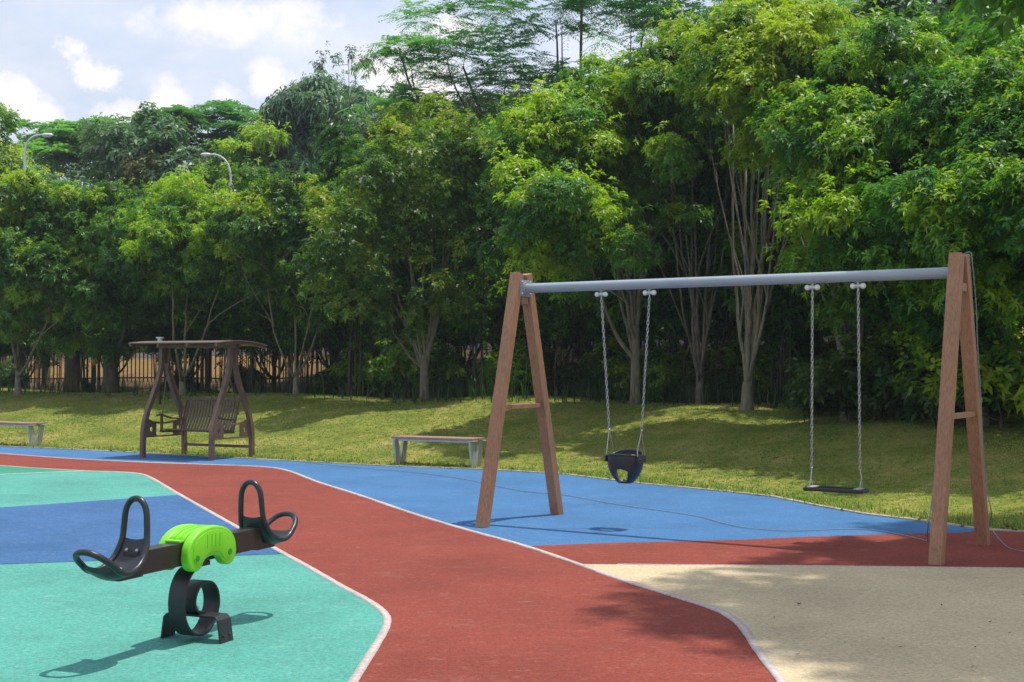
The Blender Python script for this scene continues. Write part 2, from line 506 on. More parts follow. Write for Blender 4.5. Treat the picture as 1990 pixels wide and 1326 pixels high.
def rosettes(pos, axis, tint, rng, K=9, L=.13, W=.021, droop=.35, spread=(50, 105), jit=.25):
    """whorls of lance-shaped leaves; two triangles folded along the midrib per leaf"""
    n = len(pos)
    axis = unit(axis)
    ref = np.where(np.abs(axis[:, 2:3]) < .9, np.array([[0, 0, 1.0]]), np.array([[1.0, 0, 0]]))
    e1 = unit(np.cross(axis, ref)); e2 = np.cross(axis, e1)
    k = np.arange(K)[None, :]
    az = k * 2.399 + rng.uniform(0, 6.28, (n, 1)) + rng.normal(0, .3, (n, K))
    th = np.radians(rng.uniform(spread[0], spread[1], (n, K)))
    d = (axis[:, None] * np.cos(th)[..., None] + (e1[:, None] * np.cos(az)[..., None] + e2[:, None] * np.sin(az)[..., None]) * np.sin(th)[..., None])
    ln = L * rng.uniform(1 - jit, 1 + jit, (n, K))[..., None]
    base = pos[:, None] + axis[:, None] * ((k / K - .5) * L * .9)[..., None]
    side = unit(np.cross(d, axis[:, None] + rng.normal(0, .25, (n, K, 3))))
    w = W * rng.uniform(.8, 1.2, (n, K))[..., None]
    g = np.array([0, 0, -1.0])
    midp = base + d * ln * .48 + g * droop * ln * .18
    tip = base + d * ln + g * droop * ln * rng.uniform(.6, 1.3, (n, K))[..., None]
    lift = axis[:, None] * w * .35
    v = np.stack([base, midp + side * w + lift, tip, midp - side * w + lift], 2).reshape(-1, 3)
    t = np.repeat(np.clip(tint[:, None] + rng.normal(0, .1, (n, K)), 0, 1).ravel(), 1)
    return v, t

def fronds(pos, out, tint, rng, K=6, pairs=7, FL=.6, L=.13, W=.02):
    """fans of feather-shaped compound leaves"""
    n = len(pos)
    az = rng.uniform(0, 6.28, (n, K))
    o = unit(out)
    d = np.stack([np.cos(az), np.sin(az), rng.uniform(-.1, .35, (n, K))], -1) + .5 * o[:, None]
    d = unit(d)
    s = unit(np.cross(d, np.array([0, 0, 1.0])))
    fl = FL * rng.uniform(.7, 1.2, (n, K))[..., None]
    vs = []
    for i in range(pairs):
        f = (i + 1) / pairs
        c = pos[:, None] + d * fl * f + np.array([0, 0, -1.0]) * (fl * .35 * f * f)
        for sg in (-1, 1):
            l = unit(d * .55 + sg * s + np.array([0, 0, -.35]) + rng.normal(0, .12, d.shape)) * L * (1.15 - .5 * abs(f - .45))
            wv = d * W
            vs.append(np.stack([c, c + l * .45 + wv, c + l, c + l * .45 - wv], 2))
    v = np.stack(vs, 2).reshape(-1, 3)
    t = np.repeat(np.clip(tint[:, None] + rng.normal(0, .08, (n, K)), 0, 1).reshape(-1), pairs * 2)
    return v, t

def leaves_mesh(name, v, t):
    q = np.arange(len(v)).reshape(-1, 4)
    return np_mesh(name, v, q, {'tint': t})

def clumps_for(lobes, rng, cr, dens=1.0, under=-.25, fill=.12):
    """clump centres on the outer, upper side of a set of ellipsoid lobes"""
    out = []
    for li, (c, r) in enumerate(lobes):
        c, r = np.array(c), np.array(r)
        rm = (r[0] * r[1] * r[2]) ** (1 / 3)
        n = max(4, int(dens * 2.6 * (rm / cr) ** 2 * 1.25))
        i = np.arange(n) + .5
        z = 1 - i / n * (1 - under)
        ph = i * 2.399 + rng.uniform(0, 6)
        d = np.stack([np.sqrt(1 - z * z) * np.cos(ph), np.sqrt(1 - z * z) * np.sin(ph), z], 1)
        d = unit(d + rng.normal(0, .24, d.shape))
        p = c + d * r * rng.uniform(.55, 1.14, (n, 1))
        keep = np.ones(n, bool)
        for lj, (c2, r2) in enumerate(lobes):
            if lj != li: keep &= (np.linalg.norm((p - c2) / r2, axis=1) > .62)
        p, d = p[keep], d[keep]
        nf = int(len(p) * fill)
        out.append((p, d))
        if nf:
            dd = unit(rng.normal(0, 1, (nf, 3)))
            out.append((c + dd * r * rng.uniform(.1, .6, (nf, 1)), dd))
    return np.concatenate([a for a, _ in out]), np.concatenate([b for _, b in out])

def crown_broad(lobes, rng, cr=.36, dens=1.5, sprigs=72, K=8, L=.092, W=.0185, droop=.35, young=.25, flat=.68, under=-.6, fill=.16, spread=(50, 105), base=.34):
    C, D = clumps_for(lobes, rng, cr, dens, under, fill)
    n = len(C)
    size = cr * rng.uniform(.4, 1.55, n)
    yn = np.where(rng.random(n) < young * (1.0 + 1.2 * D[:, 2]), rng.uniform(.55, 1.0, n), rng.uniform(.02, .55, n))
    m = np.maximum(8, (sprigs * (size / cr) ** 2)).astype(int)
    idx = np.repeat(np.arange(n), m)
    N = len(idx)
    d = unit(rng.normal(0, 1, (N, 3)) + D[idx] * .55 + np.array([0, 0, .55]))
    rr = rng.uniform(.35, 1.08, N) ** .6
    pos = C[idx] + d * np.array([1, 1, flat]) * (size[idx] * rr)[:, None]
    st = rng.random(N) < .12
    pos = pos + st[:, None] * (d * np.array([1, 1, .5]) + np.array([0, 0, .5])) * (rng.uniform(.05, .9, N) * np.minimum(size[idx], .42))[:, None]
    axis = d * .8 + np.array([0, 0, .75]) + rng.normal(0, .25, (N, 3))
    tint = np.clip(base - .34 + yn[idx] + rng.normal(0, .10, N), 0, 1)
    v, t = rosettes(pos, axis, tint, rng, K, L, W, droop, spread)
    return leaves_mesh('crown', v, t), C

def crown_feather(lobes, rng, cr=.8, dens=1.0, sprigs=26, flat=.28, K=6, FL=.6, L=.13, W=.02, pairs=7, under=-.7, fill=.3, base=.45):
    C, D = clumps_for(lobes, rng, cr, dens, under, fill)
    n = len(C)
    size = cr * rng.uniform(.6, 1.3, n)
    ct = rng.uniform(-.2, .25, n)
    m = np.maximum(6, (sprigs * (size / cr) ** 2)).astype(int)
    idx = np.repeat(np.arange(n), m); N = len(idx)
    d = unit(rng.normal(0, 1, (N, 3)) + np.array([0, 0, .2]))
    pos = C[idx] + d * np.array([1, 1, flat]) * (size[idx] * rng.uniform(.1, 1.05, N) ** .6)[:, None]
    tint = np.clip(base + ct[idx] + rng.normal(0, .07, N), 0, 1)
    v, t = fronds(pos, d + np.array([0, 0, .2]), tint, rng, K, pairs, FL, L, W)
    return leaves_mesh('crown', v, t), C

def bez(a, b, c, d, n):
    t = np.linspace(0, 1, n)[:, None]
    return (1-t)**3*a + 3*(1-t)**2*t*b + 3*(1-t)*t*t*c + t**3*d

def stems_mesh(targets, clumps, rng, split=.6, r0=.10, lean=(0, 0), r_stem=.05, twig=.5, nside=7, wob=.05, fork=True, fan=(.30, .62)):
    """one short trunk that splits into leaning stems, each ending at a target; twigs reach out to the leaf clumps"""
    mb = MB()
    top = np.array([lean[0], lean[1], split])
    pts = bez(np.zeros(3) - np.array([0, 0, .12]), np.array([0, 0, split * .3]), top * .7, top, 6)
    mb.tube(pts, [r0 * 1.45, r0 * 1.14, r0 * 1.02, r0 * .96, r0 * .88, r0 * .72], nside + 1)
    spine = []
    k = len(targets)
    for i, tg in enumerate(targets):
        tg = np.array(tg, float)
        h = tg[2] - split
        start = top - np.array([0, 0, rng.uniform(split * .1, split * .5)])
        o = tg - start; o[2] = 0
        b = start + o * rng.uniform(*fan) + np.array([0, 0, h * rng.uniform(.10, .22)])
        c = start + o * rng.uniform(.60, .88) + np.array([0, 0, h * .58])
        p = bez(start, b, c, tg, 14)
        p[1:-1] += np.cumsum(rng.normal(0, wob * .45, (12, 3)), 0) * np.array([1, 1, .3]) * np.sin(np.linspace(0, PI, 12))[:, None]
        rs = r_stem * rng.uniform(.75, 1.2)
        mb.tube(p, np.linspace(rs, rs * .28, 14), nside)
        spine += [(q, rs * (1 - .72 * j / 13)) for j, q in enumerate(p) if j > 4]
        if fork and rng.random() < .8:
            j = rng.integers(4, 8)
            e = tg + rng.normal(0, 1, 3) * np.array([.7, .7, .4])
            q = bez(p[j], p[j] + (p[j+1] - p[j]) * 2 + rng.normal(0, .12, 3), e - np.array([0, 0, h * .2]), e, 9)
            mb.tube(q, np.linspace(rs * .55, rs * .16, 9), 5)
            spine += [(x, rs * .4) for x in q[2:]]
    SP = np.array([s[0] for s in spine])
    for c in clumps:
        if rng.random() > twig: continue
        dd = np.linalg.norm(SP - c, axis=1) + .8 * np.maximum(0, SP[:, 2] - c[2] + .1)
        s = SP[np.argmin(dd)]
        if not .12 < np.linalg.norm(s - c) < 1.1: continue
        mdl = (s + c) / 2 + np.array([0, 0, -.04]) + rng.normal(0, .05, 3)
        q = bez(s, s * .6 + mdl * .4 + np.array([0, 0, .05]), mdl, np.array(c), 6)
        rr = min(.022, .008 + .006 * np.linalg.norm(s - c))
        mb.tube(q, np.linspace(rr, rr * .35, 6), 4, cap=False)
    me = bpy.data.meshes.new('trunk')
    me.from_pydata(mb.v, [], mb.f)
    me.polygons.foreach_set('use_smooth', [True] * len(me.polygons))
    return me

def px_tree(name, foot, lobes_px, label, group, seed, stems=None, mat='leaf', bark='bark', kind='broad', split=.6, r0=.1, r_stem=.05, twig=.5, lean=(0, 0), deep=1.0, zbase=None, fwd=0.0, fan=(.30, .62), **kw):
    """a tree surveyed from the photograph: base (u, v, Y), lobes (u, v, half width px, half height px, dY)"""
    rng = np.random.default_rng(seed)
    u, v, Y = foot
    b = P(u, v, Y)
    b[2] = gz(b[0], b[1]) if zbase is None else zbase
    t = empty(name, b, 0, label, 'tree', group)
    lob = []
    vt, vb = min(l[1] for l in lobes_px), max(l[1] for l in lobes_px) + 1
    for l in lobes_px:
        lu, lv, ru, rv = l[:4]; dy = (l[4] if len(l) > 4 else 0.0) - fwd * float(np.interp((l[1] - vt) / (vb - vt), [0, .6, 1], [.35, 1.2, .15]))
        c = P(lu, lv, Y + dy) - b
        k = (Y + dy) / FPX
        s_ = .10 if fwd else .30 * kw.get('cr', .36) if kind == 'broad' else .05
        lob.append((c, np.array([max(.3, ru * k - s_), max(.3, (ru * k - s_) * deep), max(.22, rv * k - s_)])))
    if kind == 'broad': me, C = crown_broad(lob, rng, **kw)
    else: me, C = crown_feather(lob, rng, **kw)
    link('crown', me, M[mat], t)
    tg = [c + rng.normal(0, .1, 3) + np.array([0, 0, r[2] * .1]) for c, r in lob if not fwd or (c[2] > 2.6 and c[1] > -1.9)] if stems is None else [P(a, bb, Y + (cc[0] if cc else 0)) - b for a, bb, *cc in stems]
    link('trunk', stems_mesh(tg, C, rng, split, r0, lean, r_stem, twig, fan=fan), M[bark], t)
    return t

# ------------------------------------------------------------------ swing set
LF, LB, RF, RB = G(938,1025), G(1082,1000), G(1818,1098), G(1912,1060)
LM, RM = (LF + LB) / 2, (RF + RB) / 2
bd = (RM - LM) / np.linalg.norm(RM - LM)            # along the top pipe
pd = np.array([-bd[1], bd[0], 0])                   # away from the camera
SPAN = np.linalg.norm(RM - LM); HALF = .5 * (np.linalg.norm(LB - LF) + np.linalg.norm(RB - RF)) / 2
ROT = math.atan2(bd[1], bd[0])
sf = empty('swing_set', LM, ROT, 'brown timber A-frame swing set with a grey top pipe on the blue and red surface', 'swing set')
HT, HP = 2.51, 2.36
for x in (0.0, SPAN):
    for sg in (-1, 1):
        foot = np.array([x, sg * HALF, 0.0]); top = np.array([x, sg * .075, HT])
        mb = MB(); d = (top - foot)
        mb.bar(foot - d * .004, top, .052, .052, up=(1, 0, 0))
        mb.build('leg', M['post'], sf, bevel=.006)
    k = 1.16 / HT
    y = HALF * (1 - k) + .075 * k - .045
    mb = MB(); mb.box((x - .032, -y, 1.14), (x + .032, y, 1.185))
    mb.build('crossbar', M['post'], sf, bevel=.004)
    s = 1 if x == 0 else -1
    mb = MB()
    mb.box((x - .045, -.062, 2.20), (x + .045, .062, 2.27))
    mb.build('block', M['post'], sf, bevel=.004)
    mb = MB()
    mb.box((x + s*.056 - .004, -.10, HP - .085), (x + s*.056 + .004, .10, HP + .085))
    mb.tube([(x + s*.05, 0, HP), (x + s*.075, 0, HP)], .068, 16)
    for yy in (-.075, .075):
        for zz in (-.06, .06):
            mb.ball((x + s*.064, yy, HP + zz), .014, 8, 5)
    mb.build('bracket', M['pipe'], sf, smooth=True)
mb = MB(); mb.tube([(.06, 0, HP), (SPAN * .5, 0, HP), (SPAN - .06, 0, HP)], .048, 24)
mb.build('top_pipe', M['pipe'], sf, smooth=True)

def chain_mb(a, b, pitch=.036):
    """interlocking oval links from a to b, every other one turned a quarter"""
    a, b = np.array(a, float), np.array(b, float)
    L = np.linalg.norm(b - a); n = max(2, int(round(L / pitch))); d = (b - a) / L
    s1 = np.cross(d, [0, 1, 0]); s1 /= np.linalg.norm(s1); s2 = np.cross(d, s1)
    mb = MB(); hl = pitch * .5 + .004; r = .0098
    for i in range(n):
        c = a + d * (i + .5) * L / n
        s = (s1 + s2) / 1.414 if i % 2 == 0 else (s1 - s2) / 1.414
        pts = []
        for j in range(10):
            th = 2 * PI * j / 10
            yy = math.sin(th) * r; xx = math.cos(th) * r + (hl - r + .004) * (1 if math.cos(th) > 0 else -1) * min(1, abs(math.cos(th)) * 2)
            pts.append(c + d * xx + s * yy)
        mb.tube(pts, .0036, 5, closed=True)
    return mb

def hanger(root, x, z, nm='hanger'):
    mb = MB()
    mb.box((x - .03, -.022, z - .052), (x + .03, .022, z - .0475))
    mb.box((x - .006, -.012, z - .10), (x + .006, .012, z - .05))
    mb.tube([(x - .035, 0, z - .085), (x + .035, 0, z - .085)], .019, 12)
    h = mb.build(nm, M['steel'], root, smooth=True, bevel=.002)
    for s in (-1, 1):
        b = MB(); b.ball((x + s*.046, 0, z - .085), .026, 12, 8); b.build('cap', M['white'], h, smooth='all')

xa, xb = .2137 * SPAN, .3348 * SPAN
root = empty('bucket_swing', LM + bd * ((xa + xb) / 2) + np.array([0, 0, 0]), ROT, 'black toddler bucket swing with leg holes hanging on two chains', 'swing')
h = (xb - xa) / 2
zs = .76
for s in (-1, 1):
    hanger(root, s * h, HP)
    top = (s * h, 0, HP - .10); low = (s * (.165 + (h - .165) * .14), 0, .95)
    chain_mb(top, low).build('chain', M['chain'], root, smooth=True)
    mb = MB()
    for yy in (-.085, .085):
        mb.tube([low, (s * .168, yy * .75, .77), (s * .171, yy * .85, .70)], .005, 6)
    mb.ball(low, .012, 8, 6)
    mb.build('hanger_wire', M['chain'], root, smooth=True)

def bucket():
    bm = bmesh.new()
    NA, NT = 96, 30
    rows = []
    for j in range(NT + 1):
        t = j / NT
        row = []
        for i in range(NA):
            a = 2 * PI * i / NA
            cx, cy = math.cos(a), math.sin(a)
            kx = .178 * (1 - .62 * t ** 3.0); ky = .130 * (1 - .60 * t ** 2.6)
            px = kx * math.copysign(abs(cx) ** .8, cx); py = ky * math.copysign(abs(cy) ** .8, cy)
            rise = .045 * max(0, cy) ** 1.5 + .012 * max(0, -cy)
            z = .705 + rise * (1 - t) - t * .265
            row.append(bm.verts.new((px, py, z)))
        rows.append(row)
    bot = [bm.verts.new((0, 0, .437))]
    for j in range(NT):
        for i in range(NA):
            t = (j + .5) / NT; a = 2 * PI * (i + .5) / NA
            side = abs(math.cos(a))
            w = .46 if math.sin(a) < 0 else .86
            if t < .64: w *= math.sqrt(max(0, 1 - ((.64 - t) / .13) ** 2))
            if .51 < t < .94 and side < w: continue
            bm.faces.new((rows[j][i], rows[j][(i+1) % NA], rows[j+1][(i+1) % NA], rows[j+1][i]))
    for i in range(NA): bm.faces.new((rows[NT][i], rows[NT][(i+1) % NA], bot[0]))
    bmesh.ops.recalc_face_normals(bm, faces=bm.faces)
    bmesh.ops.smooth_vert(bm, verts=[v for v in bm.verts if v.is_boundary], factor=.5, use_axis_x=True, use_axis_y=True, use_axis_z=True)
    bmesh.ops.solidify(bm, geom=bm.faces[:], thickness=.014)
    me = bpy.data.meshes.new('seat'); bm.to_mesh(me); bm.free()
    me.polygons.foreach_set('use_smooth', [True] * len(me.polygons))
    me.set_sharp_from_angle(angle=math.radians(50))
    return me
bs = link('seat', bucket(), M['black'], root)
mb = MB()
rim = []
for i in range(40):
    a = 2 * PI * i / 40; cx, cy = math.cos(a), math.sin(a)
    rim.append((.172 * math.copysign(abs(cx) ** .8, cx), .128 * math.copysign(abs(cy) ** .8, cy), .707 + .045 * max(0, cy) ** 1.5 + .012 * max(0, -cy)))
mb.tube(rim, .011, 8, closed=True)
mb.build('rim', M['black'], bs, smooth='all')
for s in (-1, 1):
    mb = MB(); mb.box((s*.174 - .007, -.085, .645), (s*.174 + .007, .085, .708)); mb.ball((s*.183, -.045, .675), .009); mb.ball((s*.183, .045, .675), .009)
    mb.build('side_plate', M['blackmetal'], root, bevel=.003)

xa, xb = .7063 * SPAN, .8014 * SPAN
root = empty('flat_swing', LM + bd * ((xa + xb) / 2), ROT, 'flat black rubber swing seat hanging on two chains near the right posts', 'swing')
h = (xb - xa) / 2
for s in (-1, 1):
    hanger(root, s * h, HP)
    top = (s * h, 0, HP - .10); low = (s * (h + .012), 0, .665)
    chain_mb(top, low).build('chain', M['chain'], root, smooth=True)
    mb = MB()
    xx = s * (h + .02)
    mb.tube([low, (xx + .012, -.02, .60), (xx + .012, -.075, .505)], .005, 6)
    mb.tube([low, (xx - .012, .02, .60), (xx - .012, .075, .505)], .005, 6)
    mb.tube([(xx + .012, -.075, .505), (xx, 0, .497), (xx - .012, .075, .505)], .005, 6)
    mb.ball(low, .012, 8, 6)
    mb.build('hanger_wire', M['chain'], root, smooth=True)
mb = MB(); mb.box((-.272, -.085, .468), (.272, .085, .502))
seat = mb.build('seat', M['black'], root, bevel=.012, seg=3)
for s in (-1, 1):
    mb = MB(); mb.box((s*.21 - .03, -.07, .5015), (s*.21 + .03, .07, .507)); mb.build('clamp_plate', M['steel'], root, bevel=.002)
mb = MB()
for i in range(7): mb.box((-.16, -.06 + i*.02 - .003, .5015), (.16, -.06 + i*.02 + .003, .505))
mb.build('grip', M['black'], seat)

# ------------------------------------------------------------------ seesaw
SX = np.array([-1.82, 7.87, 0]); SR = math.atan2(.922, .387)
ss = empty('seesaw', SX, SR, 'two-seat spring seesaw with black seats and a lime green centre cover on teal ground', 'seesaw')
mb = MB(); mb.box((-.60, -.05, .458), (.60, .05, .588)); mb.build('beam', M['beam'], ss, bevel=.006)

def kidney(top, rl, xl, zl, n=10):
    pts = []
    for i in range(15):                              # over the top, far end to near end
        a = PI * i / 14
        pts.append(((xl + rl) * math.cos(a), zl + (top - zl) * math.sin(a) ** .8))
    for i in range(1, n):                            # round the near lobe
        a = PI + (PI - .62) * i / (n - 1)
        pts.append((-xl + rl * math.cos(a), zl + rl * math.sin(a)))
    hw, zb = xl - rl * math.cos(.62), zl - rl * math.sin(.62)
    for i in range(1, 8):
        a = PI - PI * i / 8
        pts.append((hw * math.cos(a), zb + .040 * math.sin(a)))
    for i in range(n - 1):
        a = PI + .62 + (PI - .62) * i / (n - 1)
        pts.append((xl + rl * math.cos(a), zl + rl * math.sin(a)))
    return pts
cv = empty('pivot_cover', (0, 0, 0)); cv.parent = ss
for sg in (-1, 1):
    K = kidney(.665, .078, .158, .500)
    mb = MB(); y0, y1 = (.054, .112) if sg > 0 else (-.112, -.054)
    mb.prism([(x, y0, z) for x, z in K], (0, y1 - y0, 0))
    o = mb.build('cover_side', M['lime'], cv, bevel=.014, seg=3, smooth=True)
    for x in (-.158, .158):
        b = MB(); b.tube([(x, sg*.104, .498), (x, sg*.1205, .498)], .019, 6); b.build('bolt', M['darklime'], o)
    K2 = [(x * .84, .545 + (z - .545) * .82) for x, z in kidney(.665, .070, .158, .512)]
    b = MB(); b.prism([(x, sg*.110, z) for x, z in K2], (0, sg*.0065, 0))
    b.build('raised_panel', M['lime'], o, bevel=.004, seg=2, smooth=True)
    for x in (-.060, -.018, .018, .060):
        b = MB(); b.box((x - .003, min(sg*.116, sg*.1195), .545), (x + .003, max(sg*.116, sg*.1195), .622)); b.build('rib', M['lime'], o, bevel=.0012)
# arched top between the sides, with ribs across
arch = [((.19) * math.cos(PI * i / 16), .5895 + .066 * math.sin(PI * i / 16) ** .8) for i in range(17)]
mb = MB(); mb.prism([(x, -.0535, z) for x, z in arch], (0, .107, 0))
mb.build('cover_top', M['lime'], cv, bevel=.004, smooth=True)
for q in (-.02, .02):
    a2 = [(1.01 * x, z + .006) for x, z in arch]
    b = MB(); b.prism([(x, q - .008, z) for x, z in a2], (0, .016, 0)); b.build('top_rib', M['lime'], cv, bevel=.003, smooth=True)
b = MB(); b.box((-.235, -.05, .589), (-.185, .05, .603)); b.build('end_lip', M['lime'], cv, bevel=.004)
b = MB(); b.box((-.05, -.05, .43), (.06, .05, .457)); b.build('pivot_plate', M['blackmetal'], ss, bevel=.003)

sp = catmull([(-.0,.445),(-.10,.415),(-.165,.345),(-.190,.25),(-.175,.15),(-.12,.075),(-.04,.040),(.045,.052),(.11,.11),(.145,.19),(.135,.265),(.09,.318),(.025,.338),(-.04,.318),(-.080,.265),(-.083,.215),(-.05,.172),(.01,.166)], 4)
mb = MB(); mb.sweep([(x, 0, z) for x, z in sp], (0, 1, 0), .055, .006)
mb.build('spring_band', M['blackmetal'], ss, smooth=True)
U = [(.0, -.205, -.003), (.0, -.185, .135), (.0, -.165, .152), (0, 0, .1535), (.0, .165, .152), (.0, .185, .135), (.0, .205, -.003)]
mb = MB(); mb.sweep(U, (1, 0, 0), .062, .006)
fb = mb.build('foot_bracket', M['blackmetal'], ss, bevel=.002)
for x in (-.03, .03):
    b = MB(); b.ball((x, -.207, .045), .009, 8, 5); b.build('bolt', M['blackmetal'], fb)
b = MB(); b.tube([(0, 0, .15), (0, 0, .195)], .011, 6); b.build('bolt', M['steel'], fb)

def seesaw_seat(sg):
    """moulded saddle: upright grip loop, dished pan and a sloping backrest loop; q runs outwards"""
    Q0 = .545
    prof = catmull([(.016,.648),(.030,.600),(.058,.553),(.100,.515),(.160,.490),(.225,.487),(.275,.505),(.315,.535)], 4)
    hw = np.interp(np.linspace(0, 1, len(prof)), [0, .25, .6, 1], [.080, .090, .106, .106])
    vs, fs = [], []
    nw = 9
    for side in (0, 1):
        for (q, z), w in zip(prof, hw):
            for k in range(nw):
                a = -1 + 2 * k / (nw - 1)
                zz = z + .016 * a * a - (.030 if side else 0) * (1 - .5 * a * a)
                vs.append((sg * (Q0 + q), a * w, zz))
    m = len(prof)
    for side in (0, 1):
        o = side * m * nw
        for i in range(m - 1):
            for k in range(nw - 1):
                f = (o+i*nw+k, o+i*nw+k+1, o+(i+1)*nw+k+1, o+(i+1)*nw+k)
                fs.append(f)
    o = m * nw
    for i in range(m - 1):
        for k in (0, nw - 1): fs.append((i*nw+k, (i+1)*nw+k, o+(i+1)*nw+k, o+i*nw+k))
    for k in range(nw - 1):
        for i in (0, m - 1): fs.append((i*nw+k, i*nw+k+1, o+i*nw+k+1, o+i*nw+k))
    mb = MB(); mb.add(vs, fs)
    s = mb.build('seat', M['black'], ss, smooth=True)
    right = [(.004,0,.868),(.004,.042,.850),(.006,.068,.80),(.010,.076,.72),(.016,.080,.660),(.030,.087,.614),(.058,.094,.567),(.100,.101,.529),(.160,.106,.503),(.225,.108,.500),(.275,.108,.518),(.315,.106,.548),(.360,.096,.580),(.398,.070,.610),(.416,.035,.626),(.42,0,.630)]
    loop = right + [(q, -w, z) for q, w, z in right[1:-1][::-1]]
    lp = catmull([(sg * (Q0 + q), w, z) for q, w, z in loop], 4, closed=True)
    mb = MB(); mb.tube(lp, .0175, 10, closed=True); mb.build('rim', M['black'], s, smooth='all')
    for z, y in ((.590, -.034), (.590, .034), (.500, 0.0)):
        q = np.interp(-z, [-p[1] for p in prof[:16]], [p[0] for p in prof[:16]])
        b = MB(); b.ball((sg * (Q0 + q + .006), y, z + .003), .011, 8, 5); b.build('bolt', M['steel'], s, smooth='all')
    b = MB(); b.prism([(sg*(Q0+.005), -.048, .45), (sg*(Q0+.2), -.048, .45), (sg*(Q0+.2), -.048, .465), (sg*(Q0+.06), -.048, .50), (sg*(Q0+.014), -.048, .575)], (0, .096, 0))
    b.build('seat_bracket', M['beam'], ss, bevel=.003)
seesaw_seat(-1); seesaw_seat(1)

# ------------------------------------------------------------------ garden swing
GC = np.array([-5.355, 23.16, 0]); GR = math.atan2(-.466, .885)
gs = empty('garden_swing', GC, GR, 'dark brown garden swing frame with bowed legs, flat roof and fruit cut-outs', 'garden swing')
LEGP = [(1.86,.055),(1.70,.062),(1.52,.085),(1.34,.14),(1.15,.225),(.95,.325),(.76,.42),(.58,.482),(.42,.51),(.2,.518),(0,.518)]
for x in (-.745, .745):
    for sg in (-1, 1):
        pth = catmull([(x, sg * y, z) for z, y in LEGP], 4)
        mb = MB(); mb.sweep(pth, (1, 0, 0), .036, .038)
        mb.build('leg', M['brown'], gs, smooth=True)
    for sg in (-1, 1):                               # side panels with a fruit-shaped hole
        bm = bmesh.new()
        o = [(sg*.468, .36), (sg*.215, .36), (sg*.215, .60), (sg*.30, .612), (sg*.440, .665)]
        cx, cz = sg * .335, .475
        ap = [(.0,.050),(.022,.062),(.048,.055),(.060,.025),(.056,-.012),(.040,-.050),(.020,-.064),(0,-.056),(-.020,-.064),(-.040,-.050),(-.056,-.012),(-.060,.025),(-.048,.055),(-.022,.062)]
        es = []
        for ring in ([(y, z) for y, z in o], [(cx + a * .62, cz + b * .68) for a, b in ap], [(cx - .002, cz + .046), (cx + .006, cz + .068), (cx + .020, cz + .073), (cx + .012, cz + .053)]):
            vv = [bm.verts.new((x, y, z)) for y, z in ring]
            es += [bm.edges.new((vv[i], vv[(i+1) % len(vv)])) for i in range(len(vv))]
        bmesh.ops.triangle_fill(bm, edges=es, use_beauty=True)
        bmesh.ops.recalc_face_normals(bm, faces=bm.faces)
        bmesh.ops.solidify(bm, geom=bm.faces[:], thickness=.022)
        me = bpy.data.meshes.new('side_panel'); bm.to_mesh(me); bm.free()
        link('side_panel', me, M['brown'], gs)
    mb = MB(); mb.box((x - .022, -.475, .335), (x + .022, .475, .3585)); mb.build('side_rail', M['brown'], gs)
    mb = MB(); mb.sweep(catmull([(x, -.214, .59), (x, -.1, .572), (x, .1, .572), (x, .214, .59)], 4), (1, 0, 0), .02, .014); mb.build('side_rail', M['brown'], gs)
    mb = MB(); mb.box((x - .03, -.012, 1.60), (x + .03, .012, 1.84)); mb.build('spacer', M['brown'], gs)
mb = MB(); mb.box((-.708, .495, .15), (.708, .535, .195)); mb.build('rear_stretcher', M['brown'], gs)
for y in (-.055, .055):
    mb = MB(); mb.box((-.86, y - .022, 1.862), (.86, y + .022, 1.925)); mb.build('top_beam', M['brown'], gs)
rf = empty('roof', (0, 0, 0)); rf.parent = gs
ry = [-.64, -.42, -.2, 0, .2, .42, .64]; rz = [1.936, 1.956, 1.970, 1.974, 1.962, 1.938, 1.900]
mb = MB()
for i in range(22):
    y0 = -.64 + i * 1.28 / 22; y1 = y0 + 1.28 / 22 - .006
    z0, z1 = np.interp([y0, y1], ry, rz)
    mb.prism([(-.98, y0, z0 - .009), (-.98, y1, z1 - .009), (-.98, y1, z1 + .009), (-.98, y0, z0 + .009)], (1.96, 0, 0))
mb.build('roof_slats', M['roofing'], rf)
for x in (-.93, -.31, .31, .93):
    mb = MB(); mb.sweep([(x, y, z - .032) for y, z in zip(ry, rz)], (1, 0, 0), .022, .022); mb.build('rafter', M['brown'], rf)

gb = empty('swing_bench', GC, GR, 'dark slatted two-seat bench hanging inside the garden swing frame', 'swing bench')
mb = MB()
for i in range(8):
    y = -.27 + i * .06
    z = .455 + .012 * math.cos(i * .8) - .003 * i
    mb.box((-.56, y, z), (.56, y + .05, z + .018))
mb.build('seat', M['slat'], gb)
bk = empty('backrest', (0, 0, 0)); bk.parent = gb
yb = lambda z: .215 + (z - .45) * .33 + .04 * math.sin((z - .45) * 6)
for i in range(17):
    x = -.53 + i * 1.06 / 16
    mb = MB(); mb.sweep([(x, yb(z), z) for z in np.linspace(.46, .96, 8)], (1, 0, 0), .019, .009); mb.build('back_slat', M['slat'], bk)
mb = MB(); mb.box((-.57, yb(.96) - .02, .955), (.57, yb(.96) + .02, 1.0)); mb.box((-.57, yb(.47) - .015, .43), (.57, yb(.47) + .02, .458)); mb.build('back_rail', M['slat'], bk, bevel=.006)
